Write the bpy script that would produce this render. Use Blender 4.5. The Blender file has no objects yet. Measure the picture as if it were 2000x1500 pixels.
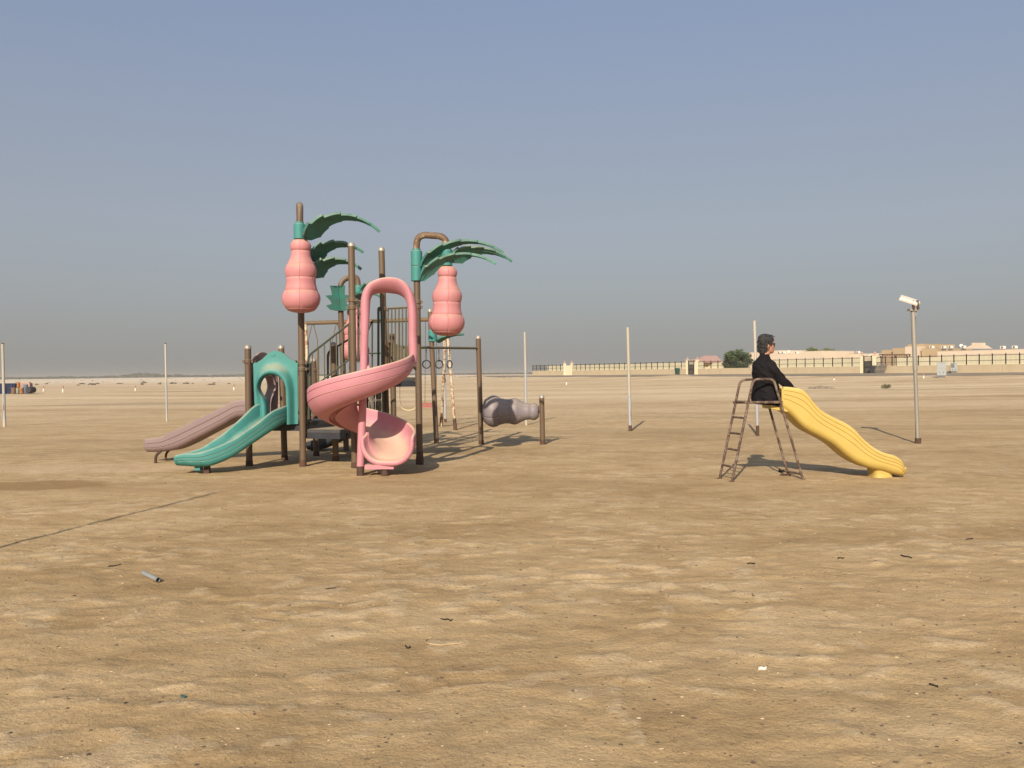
import bpy, math, random
import numpy as np
from mathutils import Vector, Matrix

S = bpy.context.scene
COL = S.collection
R = math.radians
RND = random.Random(11)

# ------------------------------------------------------------------ camera
F = 1800.0                      # focal length in pixels of the 2000 px wide photograph
CAM_H = 1.6
cam_data = bpy.data.cameras.new('camera')
cam_data.sensor_width = 36.0
cam_data.lens = 36.0 * F / 2000.0
cam_data.clip_start = 0.1
cam_data.clip_end = 12000
cam = bpy.data.objects.new('camera', cam_data)
COL.objects.link(cam)
CM = Matrix.Rotation(math.pi/2 - R(0.605), 4, 'X') @ Matrix.Rotation(-R(0.5), 4, 'Z')
cam.matrix_world = Matrix.Translation((0, 0, CAM_H)) @ CM
S.camera = cam

# ------------------------------------------------------------------ sun and sky
SUN_EL, SUN_AZ = R(28.7), R(12.8)     # light travels towards 12.8 deg right of straight ahead
ldir = Vector((math.sin(SUN_AZ)*math.cos(SUN_EL), math.cos(SUN_AZ)*math.cos(SUN_EL), -math.sin(SUN_EL)))
sun_data = bpy.data.lights.new('sun', 'SUN')
sun_data.energy = 4.1
sun_data.angle = R(0.55)
sun_data.color = (1.0, 0.90, 0.76)
sun = bpy.data.objects.new('sun', sun_data)
sun.rotation_euler = ldir.to_track_quat('-Z', 'Y').to_euler()
sun.location = (-3, -10, 12)
COL.objects.link(sun)

W = bpy.data.worlds.new('World')
S.world = W
W.use_nodes = True
nt = W.node_tree
nt.nodes.clear()
wo = nt.nodes.new('ShaderNodeOutputWorld')
bg = nt.nodes.new('ShaderNodeBackground')
sky = nt.nodes.new('ShaderNodeTexSky')
sky.sky_type = 'NISHITA'
sky.sun_disc = False
sky.sun_elevation = SUN_EL
sky.sun_rotation = math.pi + SUN_AZ
sky.air_density = 1.0
sky.dust_density = 2.0
sky.ozone_density = 1.5
tc = nt.nodes.new('ShaderNodeTexCoord')
sep = nt.nodes.new('ShaderNodeSeparateXYZ')
nt.links.new(tc.outputs['Generated'], sep.inputs[0])
ramp = nt.nodes.new('ShaderNodeValToRGB')       # dusty haze veil: thick at the horizon, the same all round
ramp.color_ramp.interpolation = 'EASE'
e = ramp.color_ramp.elements
e[0].position = 0.0; e[0].color = (0.90, 0.90, 0.90, 1)
e[1].position = 0.62; e[1].color = (0.30, 0.30, 0.30, 1)
x = e.new(0.16); x.color = (0.80, 0.80, 0.80, 1)
nt.links.new(sep.outputs['Z'], ramp.inputs[0])
veil = nt.nodes.new('ShaderNodeValToRGB')       # the veil's own colour by height
v = veil.color_ramp.elements
v[0].position = 0.0; v[0].color = (2.16, 2.14, 2.09, 1)
v[1].position = 0.5; v[1].color = (1.66, 2.00, 2.98, 1)
x = v.new(0.16); x.color = (2.37, 2.44, 2.70, 1)
nt.links.new(sep.outputs['Z'], veil.inputs[0])
mx = nt.nodes.new('ShaderNodeMix'); mx.data_type = 'RGBA'
nt.links.new(ramp.outputs[0], mx.inputs['Factor'])
nt.links.new(sky.outputs[0], mx.inputs['A'])
nt.links.new(veil.outputs[0], mx.inputs['B'])
nt.links.new(mx.outputs['Result'], bg.inputs['Color'])
bg.inputs['Strength'].default_value = 0.10
nt.links.new(bg.outputs[0], wo.inputs['Surface'])

S.view_settings.view_transform = 'Standard'
S.view_settings.look = 'None'
S.view_settings.gamma = 1.0
S.view_settings.exposure = 0.50
S.cycles.use_denoising = True
S.cycles.max_bounces = 6
S.cycles.volume_bounces = 1

# ------------------------------------------------------------------ noise and terrain
def perlin(x, y, seed=0):
    x = np.asarray(x, float); y = np.asarray(y, float)
    xi = np.floor(x).astype(np.int64); yi = np.floor(y).astype(np.int64)
    xf = x - xi; yf = y - yi
    def g(ix, iy, dx, dy):
        h = (ix*374761393 + iy*668265263 + seed*974634777) & 0xffffffff
        h = ((h ^ (h >> 13)) * 1274126177) & 0xffffffff
        h = h ^ (h >> 16)
        a = (h & 0xffff) / 65536.0 * 2*math.pi
        return np.cos(a)*dx + np.sin(a)*dy
    u = xf*xf*xf*(xf*(xf*6-15)+10); w = yf*yf*yf*(yf*(yf*6-15)+10)
    a = g(xi, yi, xf, yf); b = g(xi+1, yi, xf-1, yf)
    c = g(xi, yi+1, xf, yf-1); d = g(xi+1, yi+1, xf-1, yf-1)
    return (a*(1-u)+b*u)*(1-w) + (c*(1-u)+d*u)*w

W0 = np.array((4.8, 212.0)); W1 = np.array((61.6, 112.0))       # line of the compound wall
WD = (W1-W0)/np.linalg.norm(W1-W0)
WN = np.array((-abs(WD[1]), -abs(WD[0])))                        # towards the camera
def wall_s(x, y):
    return (x-W0[0])*WN[0] + (y-W0[1])*WN[1]
def sst(a, b, t):
    t = np.clip((t-a)/(b-a), 0, 1); return t*t*(3-2*t)
def gz(x, y):
    x = np.asarray(x, float); y = np.asarray(y, float)
    s = wall_s(x, y)
    z = 1.32*np.exp(-np.clip(s-0.5, 0, None)/20.0)
    near = 1 - sst(7.0, 13.0, y)*0.62
    far = 1 - sst(22, 45, y)
    dx = x + 0.30*perlin(x/0.9, y/0.9, 5); dy = y + 0.30*perlin(x/0.9+9, y/0.9, 6)
    z = z + far*near*(0.014*perlin(dx/0.36+dy*0.12, dy/0.30, 1) + 0.010*perlin(dx/0.17, dy/0.14, 2) + 0.006*perlin(dx/0.09, dy/0.08, 12))
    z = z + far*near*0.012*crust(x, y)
    z = z + far*0.012*perlin(x/2.3, y/1.9, 3) + 0.03*far*perlin(x/8.0, y/7.0, 4)
    z = z + (1-far)*0.10*perlin(x/14.0, y/11.0, 7)*np.exp(-np.maximum(0, y-40)/400)
    return z
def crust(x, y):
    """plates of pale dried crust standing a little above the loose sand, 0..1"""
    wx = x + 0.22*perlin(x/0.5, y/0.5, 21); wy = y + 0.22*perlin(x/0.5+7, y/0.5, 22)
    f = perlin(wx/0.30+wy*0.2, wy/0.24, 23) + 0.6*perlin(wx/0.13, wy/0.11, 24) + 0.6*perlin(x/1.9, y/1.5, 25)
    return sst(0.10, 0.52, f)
def gz1(x, y): return float(gz(np.array([x]), np.array([y]))[0])

def ray(px, py):
    d = CM.to_3x3() @ Vector(((px-1000)/F, -(py-750)/F, -1))
    return d
def P(px, py, Y):
    d = ray(px, py); t = Y/d.y
    return Vector((d.x*t, Y, CAM_H + d.z*t))
def G(px, py):
    """where the ray through a pixel meets the terrain (large-scale form)"""
    d = ray(px, py); d = d/d.y
    lo, hi = 1.0, None
    Y = 1.0
    while Y < 4000:
        if CAM_H + d.z*Y < 1.32*math.exp(-max(0, float(wall_s(d.x*Y, Y))-0.5)/20.0):
            hi = Y; break
        lo = Y; Y *= 1.02
    if hi is None: hi = 4000
    for _ in range(40):
        m = (lo+hi)/2
        if CAM_H + d.z*m < 1.32*math.exp(-max(0, float(wall_s(d.x*m, m))-0.5)/20.0): hi = m
        else: lo = m
    return Vector((d.x*hi, hi, gz1(d.x*hi, hi)))

# ------------------------------------------------------------------ materials
def lk(t, a, b): t.links.new(a, b)
def mat(name, c1, c2=None, rough=0.6, scale=3.0, amount=1.0, dust=0.0, dust_col=(0.50, 0.39, 0.26),
        rust=0.0, rust_col=(0.16, 0.06, 0.025), bump=0.0, bump_scale=60.0, metal=0.0, streak=False, spec=0.4):
    m = bpy.data.materials.new(name); m.use_nodes = True
    t = m.node_tree; b = t.nodes['Principled BSDF']
    b.inputs['Roughness'].default_value = rough
    b.inputs['Metallic'].default_value = metal
    b.inputs['Specular IOR Level'].default_value = spec
    geo = t.nodes.new('ShaderNodeNewGeometry')
    pos = geo.outputs['Position']
    if streak:
        mp = t.nodes.new('ShaderNodeMapping'); mp.inputs['Scale'].default_value = (1, 1, 0.12)
        lk(t, pos, mp.inputs['Vector']); pos2 = mp.outputs[0]
    else: pos2 = pos
    n = t.nodes.new('ShaderNodeTexNoise'); n.inputs['Scale'].default_value = scale
    n.inputs['Detail'].default_value = 6; n.inputs['Roughness'].default_value = 0.62
    lk(t, pos2, n.inputs['Vector'])
    cr = t.nodes.new('ShaderNodeValToRGB')
    c2 = c2 or tuple(c*0.78 for c in c1)
    cr.color_ramp.elements[0].position = 0.34; cr.color_ramp.elements[0].color = (*c2, 1)
    cr.color_ramp.elements[1].position = 0.66; cr.color_ramp.elements[1].color = (*c1, 1)
    lk(t, n.outputs['Fac'], cr.inputs[0]); col = cr.outputs[0]
    if rust > 0:
        n2 = t.nodes.new('ShaderNodeTexNoise'); n2.inputs['Scale'].default_value = 9.0
        n2.inputs['Detail'].default_value = 8; n2.inputs['Roughness'].default_value = 0.7
        lk(t, pos2, n2.inputs['Vector'])
        r2 = t.nodes.new('ShaderNodeValToRGB')
        r2.color_ramp.elements[0].position = 0.62 - 0.3*rust; r2.color_ramp.elements[1].position = 0.70 - 0.3*rust
        lk(t, n2.outputs['Fac'], r2.inputs[0])
        k = t.nodes.new('ShaderNodeMix'); k.data_type = 'RGBA'
        lk(t, r2.outputs[0], k.inputs['Factor']); lk(t, col, k.inputs['A']); k.inputs['B'].default_value = (*rust_col, 1)
        col = k.outputs['Result']
    if dust > 0:                                  # sand dust settled on what faces up
        sp = t.nodes.new('ShaderNodeSeparateXYZ'); lk(t, geo.outputs['Normal'], sp.inputs[0])
        n3 = t.nodes.new('ShaderNodeTexNoise'); n3.inputs['Scale'].default_value = 5.0; n3.inputs['Detail'].default_value = 5
        lk(t, pos, n3.inputs['Vector'])
        a = t.nodes.new('ShaderNodeMath'); a.operation = 'MULTIPLY_ADD'
        lk(t, n3.outputs['Fac'], a.inputs[0]); a.inputs[1].default_value = 0.9; lk(t, sp.outputs['Z'], a.inputs[2])
        mr = t.nodes.new('ShaderNodeMapRange'); mr.interpolation_type = 'SMOOTHSTEP'
        mr.inputs['From Min'].default_value = 0.55; mr.inputs['From Max'].default_value = 1.38
        mr.inputs['To Max'].default_value = dust
        lk(t, a.outputs[0], mr.inputs['Value'])
        k = t.nodes.new('ShaderNodeMix'); k.data_type = 'RGBA'
        lk(t, mr.outputs[0], k.inputs['Factor']); lk(t, col, k.inputs['A']); k.inputs['B'].default_value = (*dust_col, 1)
        col = k.outputs['Result']
    lk(t, col, b.inputs['Base Color'])
    if bump > 0:
        nb = t.nodes.new('ShaderNodeTexNoise'); nb.inputs['Scale'].default_value = bump_scale; nb.inputs['Detail'].default_value = 4
        lk(t, pos, nb.inputs['Vector'])
        bp = t.nodes.new('ShaderNodeBump'); bp.inputs['Strength'].default_value = bump; bp.inputs['Distance'].default_value = 0.02
        lk(t, nb.outputs['Fac'], bp.inputs['Height']); lk(t, bp.outputs[0], b.inputs['Normal'])
    return m

M = {}
M['pink'] = mat('pink_plastic', (0.50, 0.215, 0.245), (0.45, 0.185, 0.21), 0.6, 2.2, dust=0.8, dust_col=(0.60, 0.42, 0.28), bump=0.04)
M['pink_gourd'] = mat('pink_gourd_plastic', (0.51, 0.215, 0.215), (0.46, 0.185, 0.185), 0.6, 1.7, dust=0.5, dust_col=(0.58, 0.38, 0.24), bump=0.03)
M['teal'] = mat('teal_plastic', (0.050, 0.225, 0.20), (0.042, 0.19, 0.17), 0.6, 2.5, dust=0.6, dust_col=(0.40, 0.36, 0.24), bump=0.04)
M['leaf'] = mat('leaf_plastic', (0.036, 0.185, 0.150), (0.055, 0.125, 0.095), 0.6, 5.0, dust=0.6, dust_col=(0.36, 0.32, 0.20), bump=0.05)
M['mauve'] = mat('mauve_plastic', (0.225, 0.160, 0.152), (0.20, 0.14, 0.135), 0.55, 2.0, dust=0.35, bump=0.04)
M['roller'] = mat('grey_mauve_plastic', (0.22, 0.185, 0.19), (0.19, 0.16, 0.165), 0.55, 2.0, dust=0.3, bump=0.04)
M['post'] = mat('brown_post_paint', (0.135, 0.088, 0.052), (0.10, 0.066, 0.040), 0.5, 2.2, rust=0.12, rust_col=(0.10, 0.05, 0.026), dust=0.3, bump=0.05, streak=True)
M['post_rusty'] = mat('flaking_brown_pipe', (0.165, 0.103, 0.056), (0.11, 0.06, 0.03), 0.6, 6, rust=0.22, rust_col=(0.42, 0.33, 0.23), bump=0.15)
M['cap'] = mat('zinc_cap', (0.42, 0.37, 0.31), (0.30, 0.26, 0.21), 0.42, 8, metal=0.3)
M['rail'] = mat('green_rail_paint', (0.066, 0.075, 0.042), (0.095, 0.075, 0.042), 0.55, 5.0, rust=0.22, rust_col=(0.16, 0.10, 0.055), dust=0.3)
M['railgreen'] = mat('dark_green_rail', (0.035, 0.060, 0.043), (0.05, 0.055, 0.04), 0.5, 5.0, dust=0.2)
M['baluster'] = mat('faded_baluster', (0.135, 0.10, 0.058), (0.085, 0.078, 0.046), 0.55, 6.0, dust=0.2)
M['deck'] = mat('coated_deck', (0.060, 0.058, 0.056), (0.045, 0.043, 0.042), 0.6, 6.0, dust=0.75)
M['darkplastic'] = mat('dark_plastic', (0.03, 0.032, 0.04), (0.022, 0.022, 0.028), 0.5, 4, dust=0.35)
M['smoke'] = mat('smoky_cylinder', (0.21, 0.19, 0.17), (0.09, 0.085, 0.08), 0.25, 14, dust=0.2)
M['stub'] = mat('rusty_stub', (0.085, 0.045, 0.028), (0.05, 0.03, 0.02), 0.8, 9, bump=0.3)
M['ring'] = mat('black_ring', (0.025, 0.025, 0.027), None, 0.45, 5)
M['chain'] = mat('rusty_chain', (0.12, 0.085, 0.05), (0.07, 0.05, 0.03), 0.7, 30)
M['yellow'] = mat('yellow_plastic', (0.52, 0.375, 0.098), (0.48, 0.34, 0.086), 0.52, 1.8, dust=0.55, dust_col=(0.72, 0.53, 0.23), bump=0.04)
M['rusttube'] = mat('rusty_ladder_tube', (0.11, 0.068, 0.048), (0.062, 0.035, 0.025), 0.75, 11, rust=0.42, rust_col=(0.20, 0.145, 0.105), bump=0.4, bump_scale=90)
M['swingrust'] = mat('rusty_swing_tube', (0.52, 0.46, 0.34), (0.45, 0.37, 0.25), 0.7, 3, rust=0.46, rust_col=(0.27, 0.115, 0.045), bump=0.2)
M['swingbeam'] = mat('swing_beam_paint', (0.13, 0.095, 0.058), (0.16, 0.10, 0.05), 0.7, 4, rust=0.22, rust_col=(0.30, 0.14, 0.045))
M['seat_cream'] = mat('cream_swing_seat', (0.62, 0.50, 0.30), None, 0.6, 5)
M['seat_red'] = mat('faded_red_seat', (0.36, 0.10, 0.09), None, 0.6, 6)
M['polewhite'] = mat('cream_pole_paint', (0.44, 0.40, 0.33), (0.36, 0.32, 0.25), 0.6, 5, rust=0.12, rust_col=(0.2, 0.11, 0.06), bump=0.1, streak=True)
M['polegrey'] = mat('grey_pole_paint', (0.36, 0.37, 0.37), (0.29, 0.30, 0.30), 0.55, 5, rust=0.12, bump=0.1, streak=True)
M['polerust'] = mat('rusted_pole_foot', (0.11, 0.055, 0.032), (0.06, 0.035, 0.022), 0.85, 12, bump=0.5)
M['galv'] = mat('galvanised_pole', (0.34, 0.31, 0.26), (0.27, 0.245, 0.21), 0.5, 4, metal=0.25, bump=0.05, streak=True)
M['lampwhite'] = mat('lamp_housing', (0.66, 0.60, 0.50), (0.58, 0.52, 0.43), 0.5, 6)
M['glass'] = mat('dusty_lamp_glass', (0.30, 0.29, 0.26), None, 0.3, 6)
M['cloth'] = mat('black_shirt_cloth', (0.012, 0.0105, 0.0115), (0.008, 0.0072, 0.008), 0.85, 5, bump=0.25, bump_scale=40, spec=0.15)
M['trouser'] = mat('black_trouser_cloth', (0.007, 0.007, 0.008), None, 0.9, 6, spec=0.1)
M['skin'] = mat('skin', (0.40, 0.205, 0.135), (0.36, 0.165, 0.105), 0.5, 14, bump=0.05)
M['hair'] = mat('greying_hair', (0.050, 0.048, 0.046), (0.016, 0.015, 0.014), 0.6, 38, spec=0.3, bump=0.5, bump_scale=130)
M['shades'] = mat('sunglass_plastic', (0.012, 0.008, 0.007), None, 0.15, 5, spec=0.6)
M['wall'] = mat('sandy_wall_render', (0.46, 0.375, 0.25), (0.42, 0.34, 0.22), 0.9, 0.8, rust=0.05, rust_col=(0.36, 0.28, 0.16), streak=True)
M['yard'] = mat('cream_yard_wall', (0.70, 0.63, 0.43), (0.66, 0.59, 0.40), 0.9, 0.5)
M['house'] = mat('beige_house_render', (0.64, 0.52, 0.385), (0.60, 0.485, 0.36), 0.9, 0.4)
M['house_shaded'] = mat('shaded_house_render', (0.43, 0.32, 0.19), (0.40, 0.295, 0.175), 0.9, 0.4)  # darker copy of the house render, with shade put into the colour
M['pinkroof'] = mat('pink_roof_tile', (0.47, 0.29, 0.235), (0.42, 0.25, 0.20), 0.85, 1.2)
M['iron'] = mat('dark_iron', (0.022, 0.02, 0.018), None, 0.6, 4)
M['gate'] = mat('grey_gate_sheet', (0.17, 0.15, 0.125), (0.14, 0.12, 0.10), 0.7, 3)
M['white'] = mat('white_paint', (0.74, 0.71, 0.64), (0.66, 0.63, 0.57), 0.6, 4)
M['fan'] = mat('brown_grille', (0.22, 0.15, 0.09), None, 0.7, 5)
M['cab'] = mat('pale_grey_cabinet', (0.30, 0.315, 0.31), (0.27, 0.28, 0.275), 0.55, 2)
M['cabdark'] = mat('dark_grey_cabinet', (0.14, 0.14, 0.13), None, 0.6, 2)
M['bin'] = mat('green_bin', (0.02, 0.075, 0.07), None, 0.5, 3)
M['bindark'] = mat('charcoal_bin', (0.05, 0.055, 0.06), None, 0.5, 3)
M['pallet'] = mat('grey_pallet_wood', (0.20, 0.175, 0.14), (0.14, 0.12, 0.095), 0.8, 6)
M['trunk'] = mat('bark', (0.13, 0.095, 0.06), (0.08, 0.06, 0.04), 0.9, 8, bump=0.4)
M['foliage'] = mat('dark_foliage', (0.075, 0.105, 0.032), (0.035, 0.055, 0.018), 0.75, 1.6)
M['foliage2'] = mat('light_foliage', (0.14, 0.165, 0.055), (0.09, 0.11, 0.035), 0.75, 1.6)
M['scrub'] = mat('dry_scrub', (0.095, 0.082, 0.042), (0.06, 0.055, 0.03), 0.85, 1.2)
M['scrub_green'] = mat('green_scrub', (0.14, 0.145, 0.07), (0.17, 0.13, 0.075), 0.85, 3)
M['wood_far'] = mat('far_trees', (0.05, 0.06, 0.03), (0.035, 0.042, 0.022), 0.9, 0.05)
M['blue'] = mat('blue_skip_paint', (0.008, 0.022, 0.085), (0.012, 0.02, 0.045), 0.55, 2, rust=0.1)
M['drum_orange'] = mat('orange_drum', (0.40, 0.17, 0.04), (0.25, 0.10, 0.035), 0.7, 5, rust=0.3)
M['drum_brown'] = mat('brown_drum', (0.20, 0.12, 0.075), None, 0.8, 5, rust=0.4)
M['drum_green'] = mat('pale_green_drum', (0.24, 0.30, 0.25), None, 0.7, 5, rust=0.25)
M['drum_dark'] = mat('dark_drum', (0.035, 0.035, 0.045), None, 0.7, 5, rust=0.2)
M['drum_bluegrey'] = mat('blue_grey_drum', (0.10, 0.15, 0.21), None, 0.7, 5, rust=0.2)
M['drum_maroon'] = mat('maroon_drum', (0.15, 0.045, 0.04), None, 0.7, 5, rust=0.2)
M['tarp'] = mat('pale_pink_tarp', (0.42, 0.27, 0.21), None, 0.8, 3)
M['stake_orange'] = mat('faded_orange_sleeve', (0.38, 0.21, 0.13), None, 0.7, 5)
M['pipegrey'] = mat('grey_plastic_pipe', (0.27, 0.27, 0.26), (0.22, 0.22, 0.21), 0.5, 10)
M['debris'] = mat('dark_debris', (0.022, 0.016, 0.011), (0.035, 0.025, 0.016), 0.9, 30)
M['pebble'] = mat('pebble', (0.14, 0.10, 0.065), (0.055, 0.042, 0.03), 0.9, 4)
M['crust'] = mat('sand_clod', (0.60, 0.455, 0.29), (0.50, 0.37, 0.225), 0.95, 8)
M['straw'] = mat('dry_straw', (0.50, 0.36, 0.20), None, 0.8, 10)
M['paper'] = mat('white_scrap', (0.78, 0.72, 0.62), None, 0.7, 10)
M['road'] = mat('dusty_track', (0.27, 0.215, 0.15), (0.21, 0.17, 0.12), 0.95, 0.35)

def sand_material():
    m = bpy.data.materials.new('desert_sand'); m.use_nodes = True
    t = m.node_tree; b = t.nodes['Principled BSDF']
    b.inputs['Roughness'].default_value = 0.95; b.inputs['Specular IOR Level'].default_value = 0.12
    geo = t.nodes.new('ShaderNodeNewGeometry'); pos = geo.outputs['Position']
    def noise(sc, det=5, rough=0.6, stretch=None, dist=0.0):
        n = t.nodes.new('ShaderNodeTexNoise'); n.inputs['Scale'].default_value = sc
        n.inputs['Detail'].default_value = det; n.inputs['Roughness'].default_value = rough; n.inputs['Distortion'].default_value = dist
        if stretch:
            mp = t.nodes.new('ShaderNodeMapping'); mp.inputs['Scale'].default_value = stretch; mp.inputs['Rotation'].default_value = (0, 0, 0.15)
            lk(t, pos, mp.inputs['Vector']); lk(t, mp.outputs[0], n.inputs['Vector'])
        else: lk(t, pos, n.inputs['Vector'])
        return n.outputs['Fac']
    def ramp(f, stops):
        r = t.nodes.new('ShaderNodeValToRGB'); el = r.color_ramp.elements
        el[0].position, el[0].color = stops[0][0], (*stops[0][1], 1)
        el[1].position, el[1].color = stops[-1][0], (*stops[-1][1], 1)
        for p_, c_ in stops[1:-1]:
            q = el.new(p_); q.color = (*c_, 1)
        lk(t, f, r.inputs[0]); return r.outputs[0]
    def mix(f, a, c, mode='MIX'):
        k = t.nodes.new('ShaderNodeMix'); k.data_type = 'RGBA'; k.blend_type = mode
        if isinstance(f, float): k.inputs['Factor'].default_value = f
        else: lk(t, f, k.inputs['Factor'])
        for s_, v_ in (('A', a), ('B', c)):
            if isinstance(v_, tuple): k.inputs[s_].default_value = (*v_, 1)
            else: lk(t, v_, k.inputs[s_])
        return k.outputs['Result']
    def mth(op, a, c=None, d=None):
        k = t.nodes.new('ShaderNodeMath'); k.operation = op
        for i_, v_ in enumerate((a, c, d)):
            if v_ is None: continue
            if isinstance(v_, (int, float)): k.inputs[i_].default_value = v_
            else: lk(t, v_, k.inputs[i_])
        return k.outputs[0]
    base = ramp(noise(1.1, 7, 0.62, (0.8, 1.25, 1), 0.6), [(0.30, (0.385, 0.262, 0.128)), (0.50, (0.46, 0.322, 0.166)), (0.72, (0.54, 0.395, 0.222))])
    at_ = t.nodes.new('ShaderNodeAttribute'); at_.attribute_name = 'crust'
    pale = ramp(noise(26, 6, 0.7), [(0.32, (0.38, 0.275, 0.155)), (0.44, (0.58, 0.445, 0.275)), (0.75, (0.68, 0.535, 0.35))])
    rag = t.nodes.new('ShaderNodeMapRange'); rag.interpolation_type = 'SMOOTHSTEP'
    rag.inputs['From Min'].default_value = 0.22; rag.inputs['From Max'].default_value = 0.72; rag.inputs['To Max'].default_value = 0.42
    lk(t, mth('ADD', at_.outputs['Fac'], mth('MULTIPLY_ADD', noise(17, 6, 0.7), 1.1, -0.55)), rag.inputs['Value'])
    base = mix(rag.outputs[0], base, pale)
    big = ramp(noise(0.16, 5, 0.55, (0.7, 1.5, 1)), [(0.34, (0.74, 0.70, 0.64)), (0.52, (1, 1, 1)), (0.70, (1.06, 1.03, 1.02))])
    col = mix(0.8, base, big, 'MULTIPLY')
    grain = ramp(noise(95, 3, 0.7), [(0.30, (0.74, 0.72, 0.70)), (0.68, (1.18, 1.18, 1.18))])
    col = mix(0.75, col, grain, 'MULTIPLY')
    pits = ramp(noise(19, 6, 0.75), [(0.33, (0.50, 0.45, 0.40)), (0.41, (1, 1, 1)), (0.9, (1, 1, 1))])
    col = mix(0.55, col, pits, 'MULTIPLY')
    specks = ramp(noise(58, 2, 0.5), [(0.27, (0.34, 0.30, 0.26)), (0.335, (1, 1, 1)), (0.9, (1, 1, 1))])
    col = mix(0.8, col, specks, 'MULTIPLY')
    # pale flats farther out, with brown wheel-worn streaks
    sep = t.nodes.new('ShaderNodeSeparateXYZ'); lk(t, pos, sep.inputs[0])
    mr = t.nodes.new('ShaderNodeMapRange'); mr.interpolation_type = 'SMOOTHSTEP'
    mr.inputs['From Min'].default_value = 10; mr.inputs['From Max'].default_value = 70
    lk(t, sep.outputs['Y'], mr.inputs['Value'])
    streak = ramp(mth('ADD', mth('MULTIPLY', noise(0.085, 6, 0.66, (0.35, 1.9, 1), 0.4), 0.62), mth('MULTIPLY', noise(0.9, 8, 0.75, (0.5, 1.2, 1), 0.3), 0.38)), [(0.36, (0.32, 0.220, 0.115)), (0.46, (0.52, 0.382, 0.222)), (0.58, (0.67, 0.52, 0.335))])
    col = mix(mr.outputs[0], col, streak)
    grit = ramp(noise(3.2, 10, 0.82, (0.7, 1.1, 1)), [(0.32, (0.70, 0.68, 0.65)), (0.50, (1, 1, 1)), (0.70, (1.16, 1.16, 1.16))])
    col = mix(0.85, col, grit, 'MULTIPLY')
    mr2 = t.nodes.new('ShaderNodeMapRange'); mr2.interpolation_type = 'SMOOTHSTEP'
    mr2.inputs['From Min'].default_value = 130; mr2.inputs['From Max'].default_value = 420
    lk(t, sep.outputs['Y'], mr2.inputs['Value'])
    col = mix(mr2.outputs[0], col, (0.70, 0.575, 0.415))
    # damp stain left of the slides and two fainter ones
    def stain(cx, cy, rx, ry, c, k, col, rot=0.0):
        mp = t.nodes.new('ShaderNodeMapping'); mp.vector_type = 'TEXTURE'
        mp.inputs['Location'].default_value = (cx, cy, 0); mp.inputs['Scale'].default_value = (rx, ry, 50); mp.inputs['Rotation'].default_value = (0, 0, rot)
        lk(t, pos, mp.inputs['Vector'])
        ln = t.nodes.new('ShaderNodeVectorMath'); ln.operation = 'LENGTH'; lk(t, mp.outputs[0], ln.inputs[0])
        wob = mth('MULTIPLY_ADD', noise(1.7, 4, 0.6), 0.9, -0.45)
        f_ = mth('ADD', ln.outputs['Value'], wob)
        q = t.nodes.new('ShaderNodeMapRange'); q.interpolation_type = 'SMOOTHSTEP'
        q.inputs['From Min'].default_value = 1.0; q.inputs['From Max'].default_value = 0.72; q.inputs['To Max'].default_value = k
        lk(t, f_, q.inputs['Value'])
        return mix(q.outputs[0], col, c)
    g = G(170, 915); col = stain(g.x, g.y, 2.4, 1.0, (0.58, 0.42, 0.27), 0.40, col)
    g = G(820, 945); col = stain(g.x, g.y, 3.0, 1.0, (0.40, 0.275, 0.14), 0.45, col)
    g = G(300, 950); col = stain(g.x, g.y, 1.7, 0.7, (0.38, 0.255, 0.13), 0.55, col)
    g = G(1290, 842); col = stain(g.x, g.y, 4.5, 1.3, (0.34, 0.235, 0.12), 0.45, col)
    g = G(1830, 835); col = stain(g.x, g.y, 4.0, 1.4, (0.34, 0.235, 0.12), 0.40, col)
    g = G(330, 790); col = stain(g.x, g.y, 9.0, 3.5, (0.30, 0.225, 0.14), 0.50, col)
    g = G(62, 948); col = stain(g.x, g.y, 1.25, 0.72, (0.30, 0.19, 0.085), 0.90, col, 0.10)
    lk(t, col, b.inputs['Base Color'])
    hsum = mth('ADD', mth('MULTIPLY', noise(34, 6, 0.68), 0.8), mth('MULTIPLY', noise(8, 5, 0.6), 0.9))
    bp = t.nodes.new('ShaderNodeBump'); bp.inputs['Strength'].default_value = 0.55; bp.inputs['Distance'].default_value = 0.03
    lk(t, hsum, bp.inputs['Height']); lk(t, bp.outputs[0], b.inputs['Normal'])
    return m
M['sand'] = sand_material()

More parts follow.
